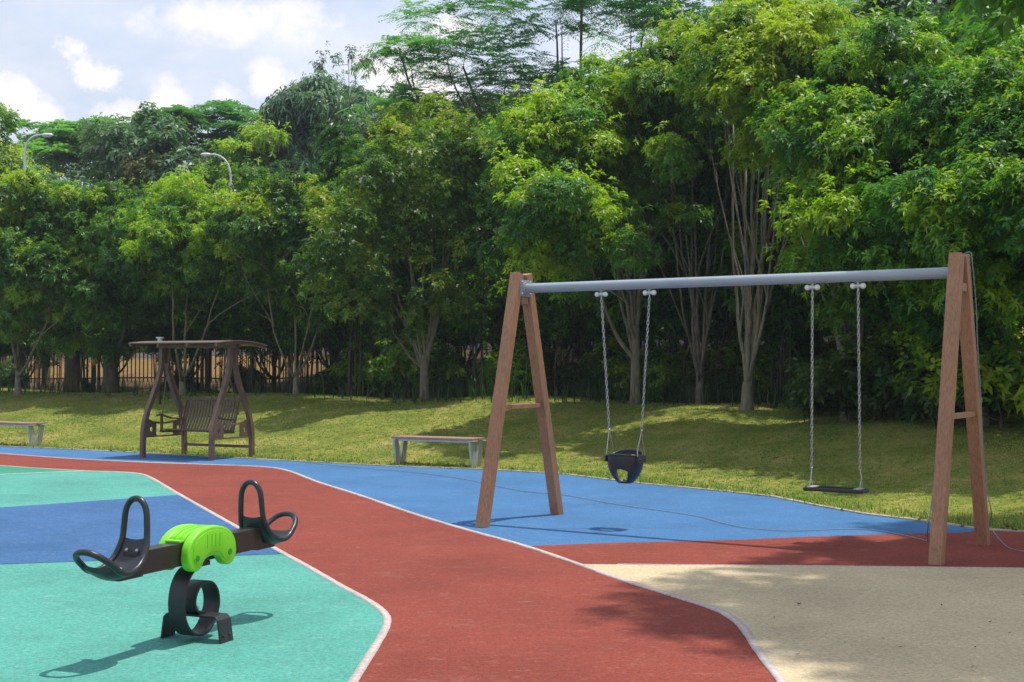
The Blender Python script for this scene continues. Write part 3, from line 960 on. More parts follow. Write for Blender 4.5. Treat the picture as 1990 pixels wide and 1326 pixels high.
for s in (-1, 1):
    x = s * .575
    mb = MB(); mb.sweep(catmull([(x, -.36, .712), (x, -.30, .728), (x, -.18, .70), (x, 0, .655), (x, .24, .64)], 4), (1, 0, 0), .028, .012); mb.build('armrest', M['slat'], gb)
    mb = MB(); mb.bar((x, -.25, .44), (x, -.25, .705), .018, .018, up=(1, 0, 0)); mb.bar((x, -.28, .437), (x, .25, .425), .018, .02, up=(1, 0, 0)); mb.bar((x, .225, .43), (x, yb(.96), .98), .018, .016, up=(1, 0, 0)); mb.build('bench_frame', M['brown'], gb)
    x = s * .62
    mb = MB(); mb.tube([(x, 0, 1.80), (x, -.09, 1.35)], .011, 6); mb.tube([(x, -.09, 1.35), (x - s*.03, -.25, .50)], .010, 6); mb.tube([(x, 0, 1.80), (x, .09, 1.35)], .011, 6); mb.tube([(x, .09, 1.35), (x - s*.03, yb(.75), .72)], .010, 6); mb.ball((x, 0, 1.82), .022); mb.tube([(x, 0, 1.82), (x, 0, 1.875)], .012, 6)
    mb.build('hanging_rod', M['brown'], gb, smooth=True)

# ------------------------------------------------------------------ benches
def park_bench(loc, label):
    t = empty('park_bench', loc, math.atan2(-.478, .878), label, 'bench', 'park benches on the lawn edge')
    for y in (-.19, .012):
        mb = MB(); mb.box((-.74, y, .418), (.74, y + .178, .452)); mb.build('seat_plank', M['plank'], t, bevel=.005)
    for s in (-1, 1):
        o = [(-.20, .405), (-.085, .405), (-.003, .10), (.003, .10), (.085, .405), (.20, .405), (.13, -.01), (-.13, -.01)]
        x = s * .69
        mb = MB(); mb.prism([(x - .018, y, z) for y, z in o], (.036, 0, 0)); l = mb.build('leg', M['steel'], t, bevel=.004)
        for y0, y1 in ((-.203, -.083), (.083, .203)):
            b = MB(); b.box((min(x - s*.05, x + s*.095), y0, .4055), (max(x - s*.05, x + s*.095), y1, .4165)); b.build('top_plate', M['steel'], l, bevel=.002)
    for y in (-.14, .14):
        mb = MB(); mb.box((-.643, y - .02, .385), (.643, y + .02, .4165)); mb.build('rail', M['steel'], t, bevel=.003)
    return t
b1 = (G(765, 903) + G(930, 910)) / 2
park_bench((b1[0] + .03, b1[1] + .06, 0), 'low wooden bench on V-shaped steel legs left of the big swing set')
b2 = G(68, 868) + np.array([-.62, .36, 0])
park_bench((b2[0], b2[1] + .05, 0), 'low wooden bench cut off by the left edge, left of the garden swing')

# ------------------------------------------------------------------ cables and small litter
def cable(name, pts, r, label):
    mb = MB(); mb.tube(catmull(pts, 6), r, 6); o = mb.build(name, M['cable'], None, smooth=True)
    return tag(o, label, 'cable')
gp = [(497,884),(560,895),(640,905),(780,917),(860,926),(930,938),(1010,955),(1100,964),(1200,982),(1300,996),(1360,1006),(1396,1016),(1440,1026),(1500,1032),(1560,1033),(1640,1030),(1700,1032),(1760,1043),(1803,1054)]
cable('ground_cable', [G(u, v) + np.array([0, 0, .009]) for u, v in gp], .0045, 'thin grey cable snaking over the blue ground from garden swing to right swing post')
def onleg(f, z, off):           # a point beside the right-hand rear leg
    k = z / HT
    base = RM + pd * (HALF * (1 - k) + .075 * k) + np.array([0, 0, z])
    return base + bd * (.070 + off) + pd * f
hp = [onleg(-.02, 2.52, -.05), onleg(.02, 2.53, .0), onleg(.0, 2.42, .012), onleg(.03, 2.1, .01), onleg(-.02, 1.75, .012), onleg(-.03, 1.3, .010), onleg(-.09, .9, .014), onleg(-.06, .55, .012), onleg(-.03, .3, .03), G(1925, 1044) + np.array([0, 0, .10]), G(1955, 1064) + np.array([0, 0, .014]), G(1985, 1074) + np.array([0, 0, .014]), G(2040, 1078) + np.array([0, 0, .014])]
cable('hanging_cable', hp, .0045, 'grey cable hanging down the right rear swing post onto the red ground')
def onfront(z, off, f):
    k = z / HT
    return RM - pd * (HALF * (1 - k) + .075 * k) + np.array([0, 0, z]) - bd * (.064 + off) + pd * f
cable('post_cable', [G(1803, 1054) + np.array([0, 0, .014]), onfront(.28, .035, .04), onfront(.6, .006, .03), onfront(1.1, .003, .03), onfront(1.5, .003, .02), onfront(2.3, .004, .02)], .005, 'thin dark cable climbing the left face of the right front swing post')

def litter(name, u, v, size, rz, label, z=.012):
    p = G(u, v)
    mb = MB()
    n = 6; vs = []
    for i in range(n + 1):
        t = i / n; w = size * .42 * math.sin(PI * min(.98, t * .92 + .05)); x = (t - .5) * size * 2
        c = size * .55 * (t - .5) ** 2 * 3
        vs += [(x, -w, c + w * .5), (x, 0, c), (x, w, c + w * .6)]
    fs = []
    for i in range(n):
        for k in range(2): fs.append((i*3+k, i*3+k+1, i*3+4+k, i*3+3+k))
    mb.add(vs, fs)
    o = mb.build(name, M['dryleaf'], None, fix=False)
    o.location = (p[0], p[1], z); o.rotation_euler = (.1, .15, rz)
    return o
tag(litter('fallen_leaf', 1552, 1178, .026, .8, ''), 'dark curled dry leaf alone in the middle of the sand-coloured ground', 'leaf')
rg = np.random.default_rng(11)
for u, v in [(1657,1208),(1716,1245),(1642,1253),(1858,1195),(1924,1213),(1962,1234),(1895,1262),(1505,1204),(1550,1276),(1750,1262),(1830,1180),(1990,1160),(1890,1300)]:
    tag(litter('fallen_leaf', u, v, rg.uniform(.008, .016), rg.uniform(0, 6), ''), 'tiny dry leaf scrap on the sand-coloured ground', 'leaf', 'dry leaf scraps on the sand-coloured ground')
for u, v in [(1572,1044),(1749,1082),(1677,1068),(1303,1033)]:
    tag(litter('fallen_leaf', u, v, rg.uniform(.010, .016), rg.uniform(0, 6), ''), 'tiny dry leaf scrap on the blue and red ground under the swings', 'leaf', 'dry leaf scraps under the swings')
for u, v in [(850,1090),(875,1130),(880,1222),(664,1064),(1153,1130)]:
    tag(litter('fallen_leaf', u, v, rg.uniform(.008, .012), rg.uniform(0, 6), ''), 'tiny scrap lying on the wide red path', 'leaf', 'scraps on the red path')

# ------------------------------------------------------------------ hedge trees along the lawn
HG = 'bushy multi-stemmed trees along the lawn'
px_tree('hedge_tree', (825, 780, 29), [(830,300,125,92),(745,360,95,100,-.3),(935,335,80,105),(655,460,80,95,-.4),(800,440,130,90,.8),(720,600,60,52,-.6),(900,470,70,70,.4),(640,560,55,55,.3),(845,560,62,55,-.4),(785,635,46,40,-.5),(890,600,40,50,.2),(700,520,70,60,-.2)],
        'rounded olive-green tree with pale forked trunk and bare inner branches left of the swings', HG, 1, fwd=1.2, fan=(.18, .38), mat='leafy', split=1.0, r0=.098, r_stem=.046, twig=.85, dens=.80, sprigs=36, L=.10, W=.024, droop=.2,
        stems=[(780,330,),(850,300),(900,330),(735,400),(830,420),(870,380),(700,470),(760,520)])
px_tree('hedge_tree', (575, 765, 31), [(560,420,95,85),(500,470,80,85),(620,500,75,90,-.3),(560,560,90,80,.2),(660,420,60,60,.6)],
        'round leafy tree with thin forked stems right behind the garden swing', HG, 2, fwd=1.0, split=.5, r0=.07, r_stem=.035)
px_tree('hedge_tree', (355, 755, 33), [(380,430,115,78),(320,490,105,85,-.4),(430,510,90,80,-.2),(370,560,100,70,.2)],
        'broad leafy tree directly behind the roof of the garden swing', HG, 3, fwd=1.0, split=.55, r0=.09, r_stem=.05, young=.4)
px_tree('hedge_tree', (215, 745, 34.3), [(205,440,120,80),(260,500,90,85,-.5),(180,560,100,75,.1),(225,610,75,50,-.2),(215,670,26,48,-.1)],
        'dense tree with a dark ivy-clad trunk, left of the garden swing', HG, 4, fwd=1.0, bark='darkbark', split=1.3, r0=.19, r_stem=.09)
px_tree('hedge_tree', (140, 742, 35.6), [(110,450,110,75),(150,540,90,80),(120,600,80,55),(142,680,24,44,-.1)],
        'dense tree with a thick dark trunk between two other trees at left', HG, 5, fwd=1.0, bark='darkbark', split=1.4, r0=.20, r_stem=.09)
px_tree('hedge_tree', (35, 755, 34.5), [(40,420,120,72),(0,500,110,95,-.3),(95,560,85,85,-.5),(50,620,80,55,-.2)],
        'leafy tree with a slim pale trunk at the far left behind the cut-off bench', HG, 6, fwd=1.0, split=.75, r0=.085, r_stem=.05, young=.35)
px_tree('hedge_tree', (-110, 755, 36), [(-100,420,120,80),(-60,520,100,90),(-140,540,90,80)],
        'bushy tree at the left border, only the edge of its crown in view', HG, 7, fwd=1.0, split=.7)
px_tree('hedge_tree', (680, 772, 31.5), [(690,330,80,70,1.2),(680,470,80,80,1.0),(690,560,70,60,.6)],
        'slender dark tree between the garden swing and the olive tree', HG, 8, split=1.2, r0=.05, r_stem=.03, bark='darkbark')
px_tree('hedge_tree', (1235, 790, 26), [(1080,285,100,82),(1175,215,105,85,.3),(1085,410,95,85,-.6),(1030,500,70,62,-.3),(1160,330,90,90,1.2),(1105,480,60,48,-.7),(1190,485,46,36,-1.2),(1130,290,80,80,.1),(1040,380,70,80,.1),(1070,450,75,70,.2),(1150,420,60,60,.9),(1120,560,50,40,.3)],
        'tree with pale slanting stems behind the bucket swing, crown leaning left', HG, 9, fwd=2.2, fan=(.16, .40), base=.40, split=1.5, r0=.09, r_stem=.043, young=.45, twig=.6,
        stems=[(1150,300,.3),(1190,240,.5),(1210,330,1.0),(1110,390,-.2),(1240,260,.8),(1185,480,-1.1),(1225,400,.3),(1250,350,.6),(1280,330,.9)])
px_tree('hedge_tree', (1360, 775, 26.6), [(1285,195,100,88),(1380,120,100,85,.4),(1325,425,44,34,-1.8),(1295,305,48,38,-1.6),(1380,250,90,80,1.6),(1330,160,90,80,.2),(1240,250,70,60,.6),(1230,400,50,40,.9)],
        'many-stemmed tree between the two swing seats with a bright yellow-green spray', HG, 10, fwd=2.2, fan=(.16, .40), base=.42, split=.55, r0=.085, r_stem=.038, young=.6, twig=.5,
        stems=[(1300,260,.4),(1345,230,.6),(1400,180,.5),(1430,200,.9),(1330,420,-1.6),(1345,330,.3),(1395,260,.6),(1415,320,.2),(1380,300,1.0),(1300,310,-1.4)])
px_tree('hedge_tree', (1452, 795, 24), [(1445,78,95,78),(1550,120,115,95,-.3),(1450,185,90,75,.3),(1520,300,60,50,-.8),(1500,30,40,30,.2),(1500,150,100,90,.1),(1390,130,70,60,.2),(1570,220,80,80,.2)],
        'tall tree with the thickest pale forked trunk, left of the flat swing seat', HG, 11, fwd=2.2, fan=(.16, .40), base=.54, split=.5, r0=.105, r_stem=.044, young=.65, twig=.5,
        stems=[(1440,150,.2),(1462,110,0),(1490,200,.4),(1525,180,.5),(1560,160,-.2),(1425,240,.7),(1500,120,.2),(1475,300,.6),(1510,260,.1),(1450,330,.3)])
px_tree('hedge_tree', (1645, 790, 22), [(1690,175,150,100),(1610,270,115,95,-.3),(1720,300,130,105,-.6),(1690,425,85,52,-.9),(1580,420,60,60,.2),(1640,520,70,46,-.7),(1800,240,110,100,.6),(1660,600,60,50,-.2),(1650,340,110,90,.5),(1740,470,80,70,.3),(1600,350,70,70,.4),(1720,580,70,60,.5),(1580,520,50,50,.6)],
        'big leafy tree with several stems rising behind the flat swing seat', HG, 12, fwd=2.2, fan=(.16, .40), split=.45, r0=.10, r_stem=.042, twig=.5, young=.4,
        stems=[(1640,300,0),(1660,260,.2),(1700,240,.1),(1740,330,-.3),(1690,420,-.7),(1610,330,.0),(1630,400,.2),(1665,380,-.1)])
px_tree('hedge_tree', (1905, 810, 19.8), [(1880,220,120,95),(1950,320,120,115,-.3),(1820,385,115,55,-.5),(1920,430,110,85,-.5),(1850,500,90,70,.1),(1930,580,110,90,.0),(1800,600,80,80,.5),(1985,180,90,80,.4),(1880,320,110,90,.5),(1780,480,80,80,.7),(1960,500,90,90,.3),(1860,650,90,70,.4),(1980,660,80,80,.2)],
        'dense dark tree filling the right edge behind the right swing posts', HG, 13, fwd=2.2, split=.5, r0=.12, r_stem=.06, twig=.4, young=.35)
px_tree('hedge_tree', (2150, 830, 18), [(2120,250,150,120),(2080,420,110,110),(2180,480,140,130)],
        'bushy tree at the right border behind the red ground, mostly out of view', HG, 14, fwd=2.2, split=.5)

# deeper rows, copies of two trees standing in shade behind the front row
def generic(seed, lobes, label):
    rng = np.random.default_rng(seed)
    t = empty('hedge_tree', (0, 0, 0), 0, label, 'tree', 'shaded trees behind the front row')
    lob = [(np.array(c, float), np.array(r, float)) for c, r in lobes]
    me, C = crown_broad(lob, rng, cr=.55, sprigs=40, L=.16, W=.028, young=.12, under=-.6, fill=.2)
    link('crown', me, M['leaf'], t)
    link('trunk', stems_mesh([c for c, r in lob], C, rng, .6, .085, (0, 0), .045, .3), M['darkbark'], t)
    return t
gA = generic(31, [((0,0,5.0),(1.5,1.5,1.0)),((-1.2,.3,4.0),(1.1,1.1,1.0)),((1.2,-.2,4.1),(1.1,1.1,1.0)),((.1,-.9,3.3),(1.1,.9,.8)),((0,1.0,3.2),(1.2,.9,.8)),((-.6,0,2.4),(1.1,1.0,.7)),((.9,.4,2.3),(1.0,1.0,.7)),((0,-.4,1.7),(1.0,.9,.5))], '')
gB = generic(32, [((.3,0,4.8),(1.3,1.3,1.1)),((-.9,.5,4.5),(1.2,1.2,.9)),((1.3,.2,3.6),(1.1,1.1,.9)),((-.4,-.8,3.2),(1.1,.9,.7)),((-1.1,0,2.5),(1.0,1.0,.7)),((.5,.7,2.4),(1.1,1.0,.7)),((.4,-.3,1.7),(1.0,.9,.5))], '')
used = set()
rg = np.random.default_rng(77)
BACK = []
for x, y, s in [(-17.0,42,.98),(-14.3,40.6,.96),(-11.6,39.4,.98),(-8.8,37.6,1.0),(-6.4,36.2,1.02),(-3.9,34.8,1.06),(-1.3,33.2,1.1),(.9,31.8,1.12),(2.6,30.6,1.18),(4.3,29.2,1.2),(5.9,27.6,1.2),(7.4,25.9,1.2),(8.7,23.8,1.18),(9.6,21.2,1.1),
                (-5.0,39.0,1.0),(-2.4,37.2,1.08),(.2,35.4,1.12),(3.9,33.4,1.2),(6.2,31.4,1.2),(8.4,29.4,1.22),(10.2,27.0,1.2),(11.6,24.0,1.15),(1.9,36.4,.7)]:
    s *= .80 if x < -6 else .9 if x < -3 else 1.0
    BACK.append((x + rg.normal(0, .2), y + rg.normal(0, .25), s * rg.uniform(.95, 1.05)))
for i, (x, y, s) in enumerate(BACK):
    src = gA if i % 2 == 0 else gB
    o = src if i < 2 else copy_tree(src)
    o.location = (x, y, float(gz(x, y))); o.rotation_euler = (0, 0, rg.uniform(0, 6.28)); o.scale = (s * rg.uniform(.95, 1.1),) * 2 + (s,)
    side = 'left part' if x < -7.5 else 'middle part' if x < 2.2 else 'right part'
    o['label'] = {'left part': 'shaded tree standing behind the front trees, left of the garden swing roof',
                  'middle part': 'shaded dark tree behind the front row, between the garden swing and bucket swing',
                  'right part': 'shaded dark-stemmed tree behind the front row, right of the bucket swing'}[side]
    o['group'] = 'shaded trees behind the front row, ' + side

# shrubs below the trees
def make_shrub(seed, mat, K=8, L=.12, W=.026):
    rng = np.random.default_rng(seed)
    t = empty('shrub', (0, 0, 0))
    lob = [(np.array([0,0,.5]), np.array([.55,.5,.45])), (np.array([.4,.1,.35]), np.array([.4,.4,.32])), (np.array([-.4,0,.38]), np.array([.42,.4,.35]))]
    me, C = crown_broad(lob, rng, cr=.26, sprigs=22, K=K, L=L, W=W, droop=.2, young=.5, under=-.5)
    me.name = 'foliage'
    link('foliage', me, M[mat], t)
    mm = stems_mesh([c for c, r in lob], C, rng, .1, .02, (0, 0), .015, .5, 5); mm.name = 'stem'
    link('stem', mm, M['darkbark'], t)
    return t
sA, sB = make_shrub(41, 'weed'), make_shrub(42, 'leaf')
sh = [(1700,760,21.6,1.15,'light green shrub beside the stems behind the flat swing seat'),(1765,765,21.6,1.35,'taller shrub with sunlit leaves left of the right swing posts'),(1850,785,20.6,1.3,'dark shrub seen between the legs of the right swing posts'),
      (1945,800,19.4,1.4,'dark shrub right of the right swing posts at the picture edge'),(1600,785,23.5,.9,'small shrub left of the stems behind the flat swing seat')]
for i, (u, v, Y, s, lab) in enumerate(sh):
    o = (sA if i == 0 else sB) if i < 2 else copy_tree(sA if i % 2 == 0 else sB)
    p = P(u, v, Y); o.location = (p[0], Y, float(gz(p[0], Y))); o.rotation_euler = (0, 0, i * 1.9); o.scale = (s, s, s)
    tag(o, lab, 'shrub', 'shrubs under the right-hand trees')
for i in range(30):
    x = -17 + i * .88 + rg.normal(0, .25)
    if x < -4.5 and i % 3: continue
    y = 36.6 - (x + 12) * .56 + 1.2 + rg.normal(0, .8)
    o = copy_tree(sB if i % 3 else sA)
    s = rg.uniform(.7, 1.25) * (.55 if x < -6 else 1)
    o.location = (x, y, float(gz(x, y))); o.rotation_euler = (0, 0, rg.uniform(0, 6)); o.scale = (s, s, s * rg.uniform(.8, 1.2))
    if x < -7: tag(o, 'low dark shrub under the trees left of and behind the garden swing', 'shrub', 'low shrubs under the left-hand trees')
    else: tag(o, 'low dark shrub in the shade behind the stems, between garden swing and bucket swing', 'shrub', 'low shrubs under the middle trees')

# thin dark saplings in the shade
def sapling(seed):
    rng = np.random.default_rng(seed)
    t = empty('sapling', (0, 0, 0))
    mb = MB(); tips = []
    for i in range(4):
        x, y = rng.normal(0, .16, 2); h = rng.uniform(2.2, 3.4)
        p = bez(np.array([x, y, -.1]), np.array([x, y, h * .4]), np.array([x + rng.normal(0, .15), y + rng.normal(0, .15), h * .7]), np.array([x + rng.normal(0, .4), y + rng.normal(0, .4), h]), 9)
        mb.tube(p, np.linspace(.022, .008, 9), 5); tips += list(p[4:])
    mb.build('stem', M['darkbark'], t, smooth='all', fix=False)
    tips = np.array(tips); idx = rng.integers(0, len(tips), 150)
    pos = tips[idx] + rng.normal(0, .2, (150, 3))
    v, tt = rosettes(pos, np.array([0, 0, 1.0]) + rng.normal(0, .5, (150, 3)), rng.uniform(.1, .6, 150), rng, 7, .13, .022)
    link('foliage', leaves_mesh('foliage', v, tt), M['leaf'], t)
    return t
pA, pB = sapling(61), sapling(62)
rg = np.random.default_rng(63)
k = 0
while k < 56:
    x = rg.uniform(-16.5, 6.5); y = rg.uniform(20, 46); d = float(edge_dist(x, y))
    if not 7.6 < d < 11.5 or abs(x) > y * .39: continue
    o = (pA if k == 0 else pB) if k < 2 else copy_tree(pA if k % 2 else pB)
    s_ = rg.uniform(.75, 1.2); o.location = (x, y, float(gz(x, y))); o.rotation_euler = (0, 0, rg.uniform(0, 6)); o.scale = (s_, s_, s_)
    if x < -6.5: tag(o, 'thin dark sapling stems in the shade left of and behind the garden swing', 'sapling', 'thin saplings in the left-hand shade')
    else: tag(o, 'thin dark sapling stems in the shade right of the garden swing', 'sapling', 'thin saplings in the middle and right-hand shade')
    k += 1

# weeds, tall grass and the turf
rg = np.random.default_rng(9)
def blades(n, xr, yr, dr, hr, w, lean, tint, keep=None, seed=1, k=3, curl=.5):
    rng = np.random.default_rng(seed)
    x = rng.uniform(*xr, n); y = rng.uniform(*yr, n)
    d = edge_dist(x, y)
    m = (d > dr[0]) & (d < dr[1]) & (np.abs(x) < y * .42 + 1.0)
    if keep is not None: m &= keep(x, y, d, rng)
    x, y, d = x[m], y[m], d[m]; z = gz(x, y)
    n = len(x)
    b = np.stack([x, y, z], 1)
    b = np.repeat(b, k, 0) + np.concatenate([rng.normal(0, .018, (n * k, 2)), np.zeros((n * k, 1))], 1)
    N = n * k
    h = rng.uniform(*hr, N)[:, None]
    az = rng.uniform(0, 6.28, N)
    dr_ = np.stack([np.cos(az), np.sin(az), np.zeros(N)], 1)
    s = np.stack([-np.sin(az), np.cos(az), np.zeros(N)], 1) * w
    ln = np.abs(rng.normal(0, lean, N))[:, None]
    up = np.array([0, 0, 1.0])
    m1 = b + up * h * .55 + dr_ * h * ln * .35
    tp = b + up * h * (1 - curl * ln * .5) + dr_ * h * ln
    v = np.stack([b - s, b + s, m1 + s * .75, m1 - s * .75, m1 - s * .75, m1 + s * .75, tp + s * .1, tp - s * .1], 1).reshape(-1, 3)
    t = np.repeat(np.clip(tint(np.repeat(x, k), np.repeat(y, k), rng, N), 0, 1), 2)
    return v, t
def patch(x, y): return .5 + .28 * np.sin(x * 1.7 + 1.3 * np.sin(y * .9)) * np.cos(y * 1.3 + np.sin(x * .8)) + .22 * np.sin(x * .55 - y * .6 + 2)
tt_ = lambda x, y, r, n: .18 + .6 * patch(x, y) + r.normal(0, .16, n)
v1, t1 = blades(120000, (-15, 9), (12, 36), (.02, 7.2), (.010, .030), .006, .7, tt_, seed=3)
v2, t2 = blades(70000, (-12, 6), (12.5, 30), (-.03, .50), (.03, .10), .006, 1.0, lambda x, y, r, n: .45 + r.normal(0, .3, n), seed=4, keep=lambda x, y, d, r: r.random(len(x)) < .35 + .5 * (np.sin(x * 5 + y * 3) > 0))
v = np.concatenate([v1, v2]); t = np.concatenate([t1, t2])
tag(link('grass', leaves_mesh('grass', v, t), M['turf']), 'mown yellow-green turf blades covering the lawn', 'grass', kind='stuff')
v3, t3 = blades(16000, (-17, 9), (16, 42), (5.9, 9.5), (.10, .55), .010, .5, lambda x, y, r, n: r.uniform(0, .7, n), seed=6, k=3, keep=lambda x, y, d, r: r.random(len(x)) < np.where(x > -2.5, .9, .35) * (.35 + .6 * patch(x * 2, y * 2)))
v4, t4 = blades(2200, (-1.5, 9), (17, 32), (6.2, 8.6), (.4, 1.0), .008, .35, lambda x, y, r, n: r.uniform(0, .6, n), seed=7, k=3, keep=lambda x, y, d, r: np.sin(x * 3.1 + y) > .1)
tag(link('undergrowth', leaves_mesh('undergrowth', np.concatenate([v3, v4]), np.concatenate([t3, t4])), M['weed']), 'tall weeds and grass at the foot of the trees', 'undergrowth', kind='stuff')
rl = np.random.default_rng(21)
n = 5200
x = rl.uniform(-13, 6, n); y = rl.uniform(12.5, 34, n); d = edge_dist(x, y)
m = (d > -.10) & ((d < .30) | ((d > 5.5) & (d < 9) & (rl.random(n) < .5)))
x, y = x[m], y[m]; z = np.maximum(gz(x, y), 0) + .02
v, t = rosettes(np.stack([x, y, z], 1), np.stack([rl.normal(0, .6, len(x)), rl.normal(0, .6, len(x)), np.ones(len(x))], 1), np.full(len(x), .5), rl, K=2, L=.045, W=.012, droop=.0, spread=(60, 100))
tag(link('leaf_litter', leaves_mesh('leaf_litter', v, t), M['dryleaf']), 'dry brown leaf litter along the lawn edge', 'leaf litter', kind='stuff')

# ------------------------------------------------------------------ trees beyond the fence
BG = 'tall trees beyond the fence'
px_tree('feathery_tree', (1130, 660, 40), [(930,60,110,60),(1020,150,130,60),(1180,40,130,60,1),(1080,-60,200,80),(850,130,70,30),(800,100,60,32,-1),(1330,60,130,70,1),(920,215,110,40,.5),(1250,130,80,60,1.5),(780,200,45,35,.5),(1480,20,110,60,2),(1560,-30,130,70,2),(1340,-70,150,70)],
        'tall airy tree with feathery drooping leaves and dark branches against the sky', BG, 51, mat='feather', bark='darkbark', kind='feather', split=4.0, r0=.17, r_stem=.10, twig=.8, deep=.7,
        stems=[(1080,40,0),(1130,-40,.3),(900,130,0),(780,110,-.8),(1250,60,.8),(1350,40,1),(1480,30,1.5),(980,180,0),(870,210,.3)], sprigs=12, L=.15, W=.021, FL=.64, dens=.9, fill=.15)
px_tree('feathery_tree', (1640, 660, 38), [(1600,40,120,60),(1680,90,120,50,.4),(1560,110,90,50,.4)],
        'feathery green tree rising between the yellow-green crown and the dark magnolia', BG, 52, mat='feather', bark='darkbark', kind='feather', split=4, r0=.15, r_stem=.09, deep=.7, sprigs=13, L=.15, W=.024)
px_tree('broadleaf_tree', (1790, 670, 33), [(1760,30,85,70),(1850,70,70,60,-.5),(1700,60,60,50)],
        'dark glossy broadleaf tree at the upper right with pale leaf undersides', BG, 53, mat='bgleaf', bark='darkbark', split=3, r0=.14, L=.26, W=.055, cr=.5, sprigs=36, young=.7)
px_tree('broadleaf_tree', (1930, 670, 31), [(1900,90,80,50),(1975,60,80,70,.5),(1950,-20,100,60)],
        'bronze-tinged broadleaf tree in the upper right corner', BG, 54, mat='bronze', bark='darkbark', split=3, r0=.14, L=.24, W=.045, cr=.5, sprigs=34, young=.5)
px_tree('broadleaf_tree', (640, 660, 57), [(640,240,105,75),(560,300,90,70,-.5),(690,290,100,80),(760,260,60,70,.6),(480,330,55,45,-.3),(620,360,120,60,.3)],
        'large dark drooping-leaf tree left of the olive tree, above the row', BG, 55, mat='bgleaf', bark='darkbark', split=3.5, r0=.2, r_stem=.1, L=.34, W=.052, droop=.75, cr=.75, sprigs=46, under=-.6, young=.3)
px_tree('thin_tree', (690, 650, 60), [(600,180,60,45),(680,130,50,45,.3),(740,170,60,55,.3),(670,200,70,40)],
        'sparse pale tree with thin twigs poking above the dark drooping tree', BG, 56, mat='paleleaf', bark='darkbark', split=5, r0=.12, r_stem=.06, twig=1.0, L=.2, W=.034, cr=.7, sprigs=13, dens=.8, droop=.6)
px_tree('broadleaf_tree', (470, 660, 54), [(470,300,50,40),(510,275,40,32,.3),(455,350,55,40)],
        'small yellow-green tree top beside the curved lamp arm', BG, 57, mat='leaf', split=3, L=.2, W=.034, cr=.55, young=.9, sprigs=34)
px_tree('layered_tree', (390, 650, 63), [(330,250,60,25),(400,235,60,28,.5),(440,265,45,45),(340,300,70,30),(410,310,70,35,.5),(300,285,45,25)],
        'dark layered tree behind, left of the drooping-leaf tree', BG, 58, mat='feather', bark='darkbark', kind='feather', split=5, r0=.2, r_stem=.1, L=.26, W=.05, FL=.75, pairs=5, cr=1.0, sprigs=16, base=.12)
px_tree('broadleaf_tree', (250, 655, 56), [(260,290,75,50),(215,340,60,45,-.4),(320,330,80,45,-.5)],
        'grey-green broadleaf tree in front of the layered trees at left', BG, 59, mat='bgleaf', bark='darkbark', split=4, L=.3, W=.06, cr=.8, sprigs=40, young=.55, base=.42)
px_tree('broadleaf_tree', (330, 655, 55), [(340,325,60,38),(300,345,45,28)],
        'small bronze-green tree below the layered trees, left of the lamp head', BG, 60, mat='bronze', bark='darkbark', split=4, L=.26, W=.045, cr=.6, sprigs=36)
px_tree('layered_tree', (150, 650, 62), [(110,265,60,22),(170,255,65,22),(200,280,55,22,.4),(90,300,55,26),(150,300,75,28),(210,315,55,24)],
        'mid-green flat-topped layered tree with a dark fork showing below, far left', BG, 61, mat='feather', bark='darkbark', kind='feather', split=6.2, r0=.24, r_stem=.12, L=.26, W=.048, FL=.8, pairs=5, cr=1.1, sprigs=17)
px_tree('broadleaf_tree', (5, 660, 52), [(-10,320,55,60),(15,360,50,40),(-20,240,26,40)],
        'bright green tree cut off by the left border above the row', BG, 62, mat='leaf', split=4, L=.26, W=.045, cr=.8, sprigs=40, young=.35)
px_tree('broadleaf_tree', (90, 655, 50), [(60,375,60,30),(120,385,60,28,.4)],
        'dim green tree filling the gap under the flat-topped tree, far left', BG, 63, mat='bgleaf', split=4, L=.26, W=.05, cr=.7, sprigs=36)
px_tree('broadleaf_tree', (850, 655, 46), [(820,260,90,60),(930,270,90,70),(1010,280,80,70),(880,330,120,70)],
        'dull green tree behind the olive tree, below the feathery branches', BG, 64, mat='bronze', split=3, L=.24, W=.042, cr=.75, sprigs=40, base=.3)

# the wood behind the fence reads as one dark mass
def far_wood():
    rng = np.random.default_rng(90)
    lob = []
    for x in np.arange(-34, 27, 1.7):
        y = 54.5 - (x + 12) * .42 + rng.normal(0, .8)
        z = float(gz(x, y))
        for h in (.2, .9, 2.2, 3.8, 5.0):
            lob.append((np.array([x + rng.normal(0, .5), y + rng.normal(0, .6) + (h > 4) * .8, z + h * rng.uniform(.85, 1.05)]), np.array([1.5, 1.2, 1.1])))
    me, C = crown_broad(lob, rng, cr=.8, sprigs=24, L=.30, W=.06, young=.1, under=-.8, fill=.2, dens=1.3, K=7)
    me.name = 'far_wood'
    tag(link('far_wood', me, M['leaf']), 'dark wood beyond the fence, reading as one mass', 'wood', kind='stuff')
far_wood()

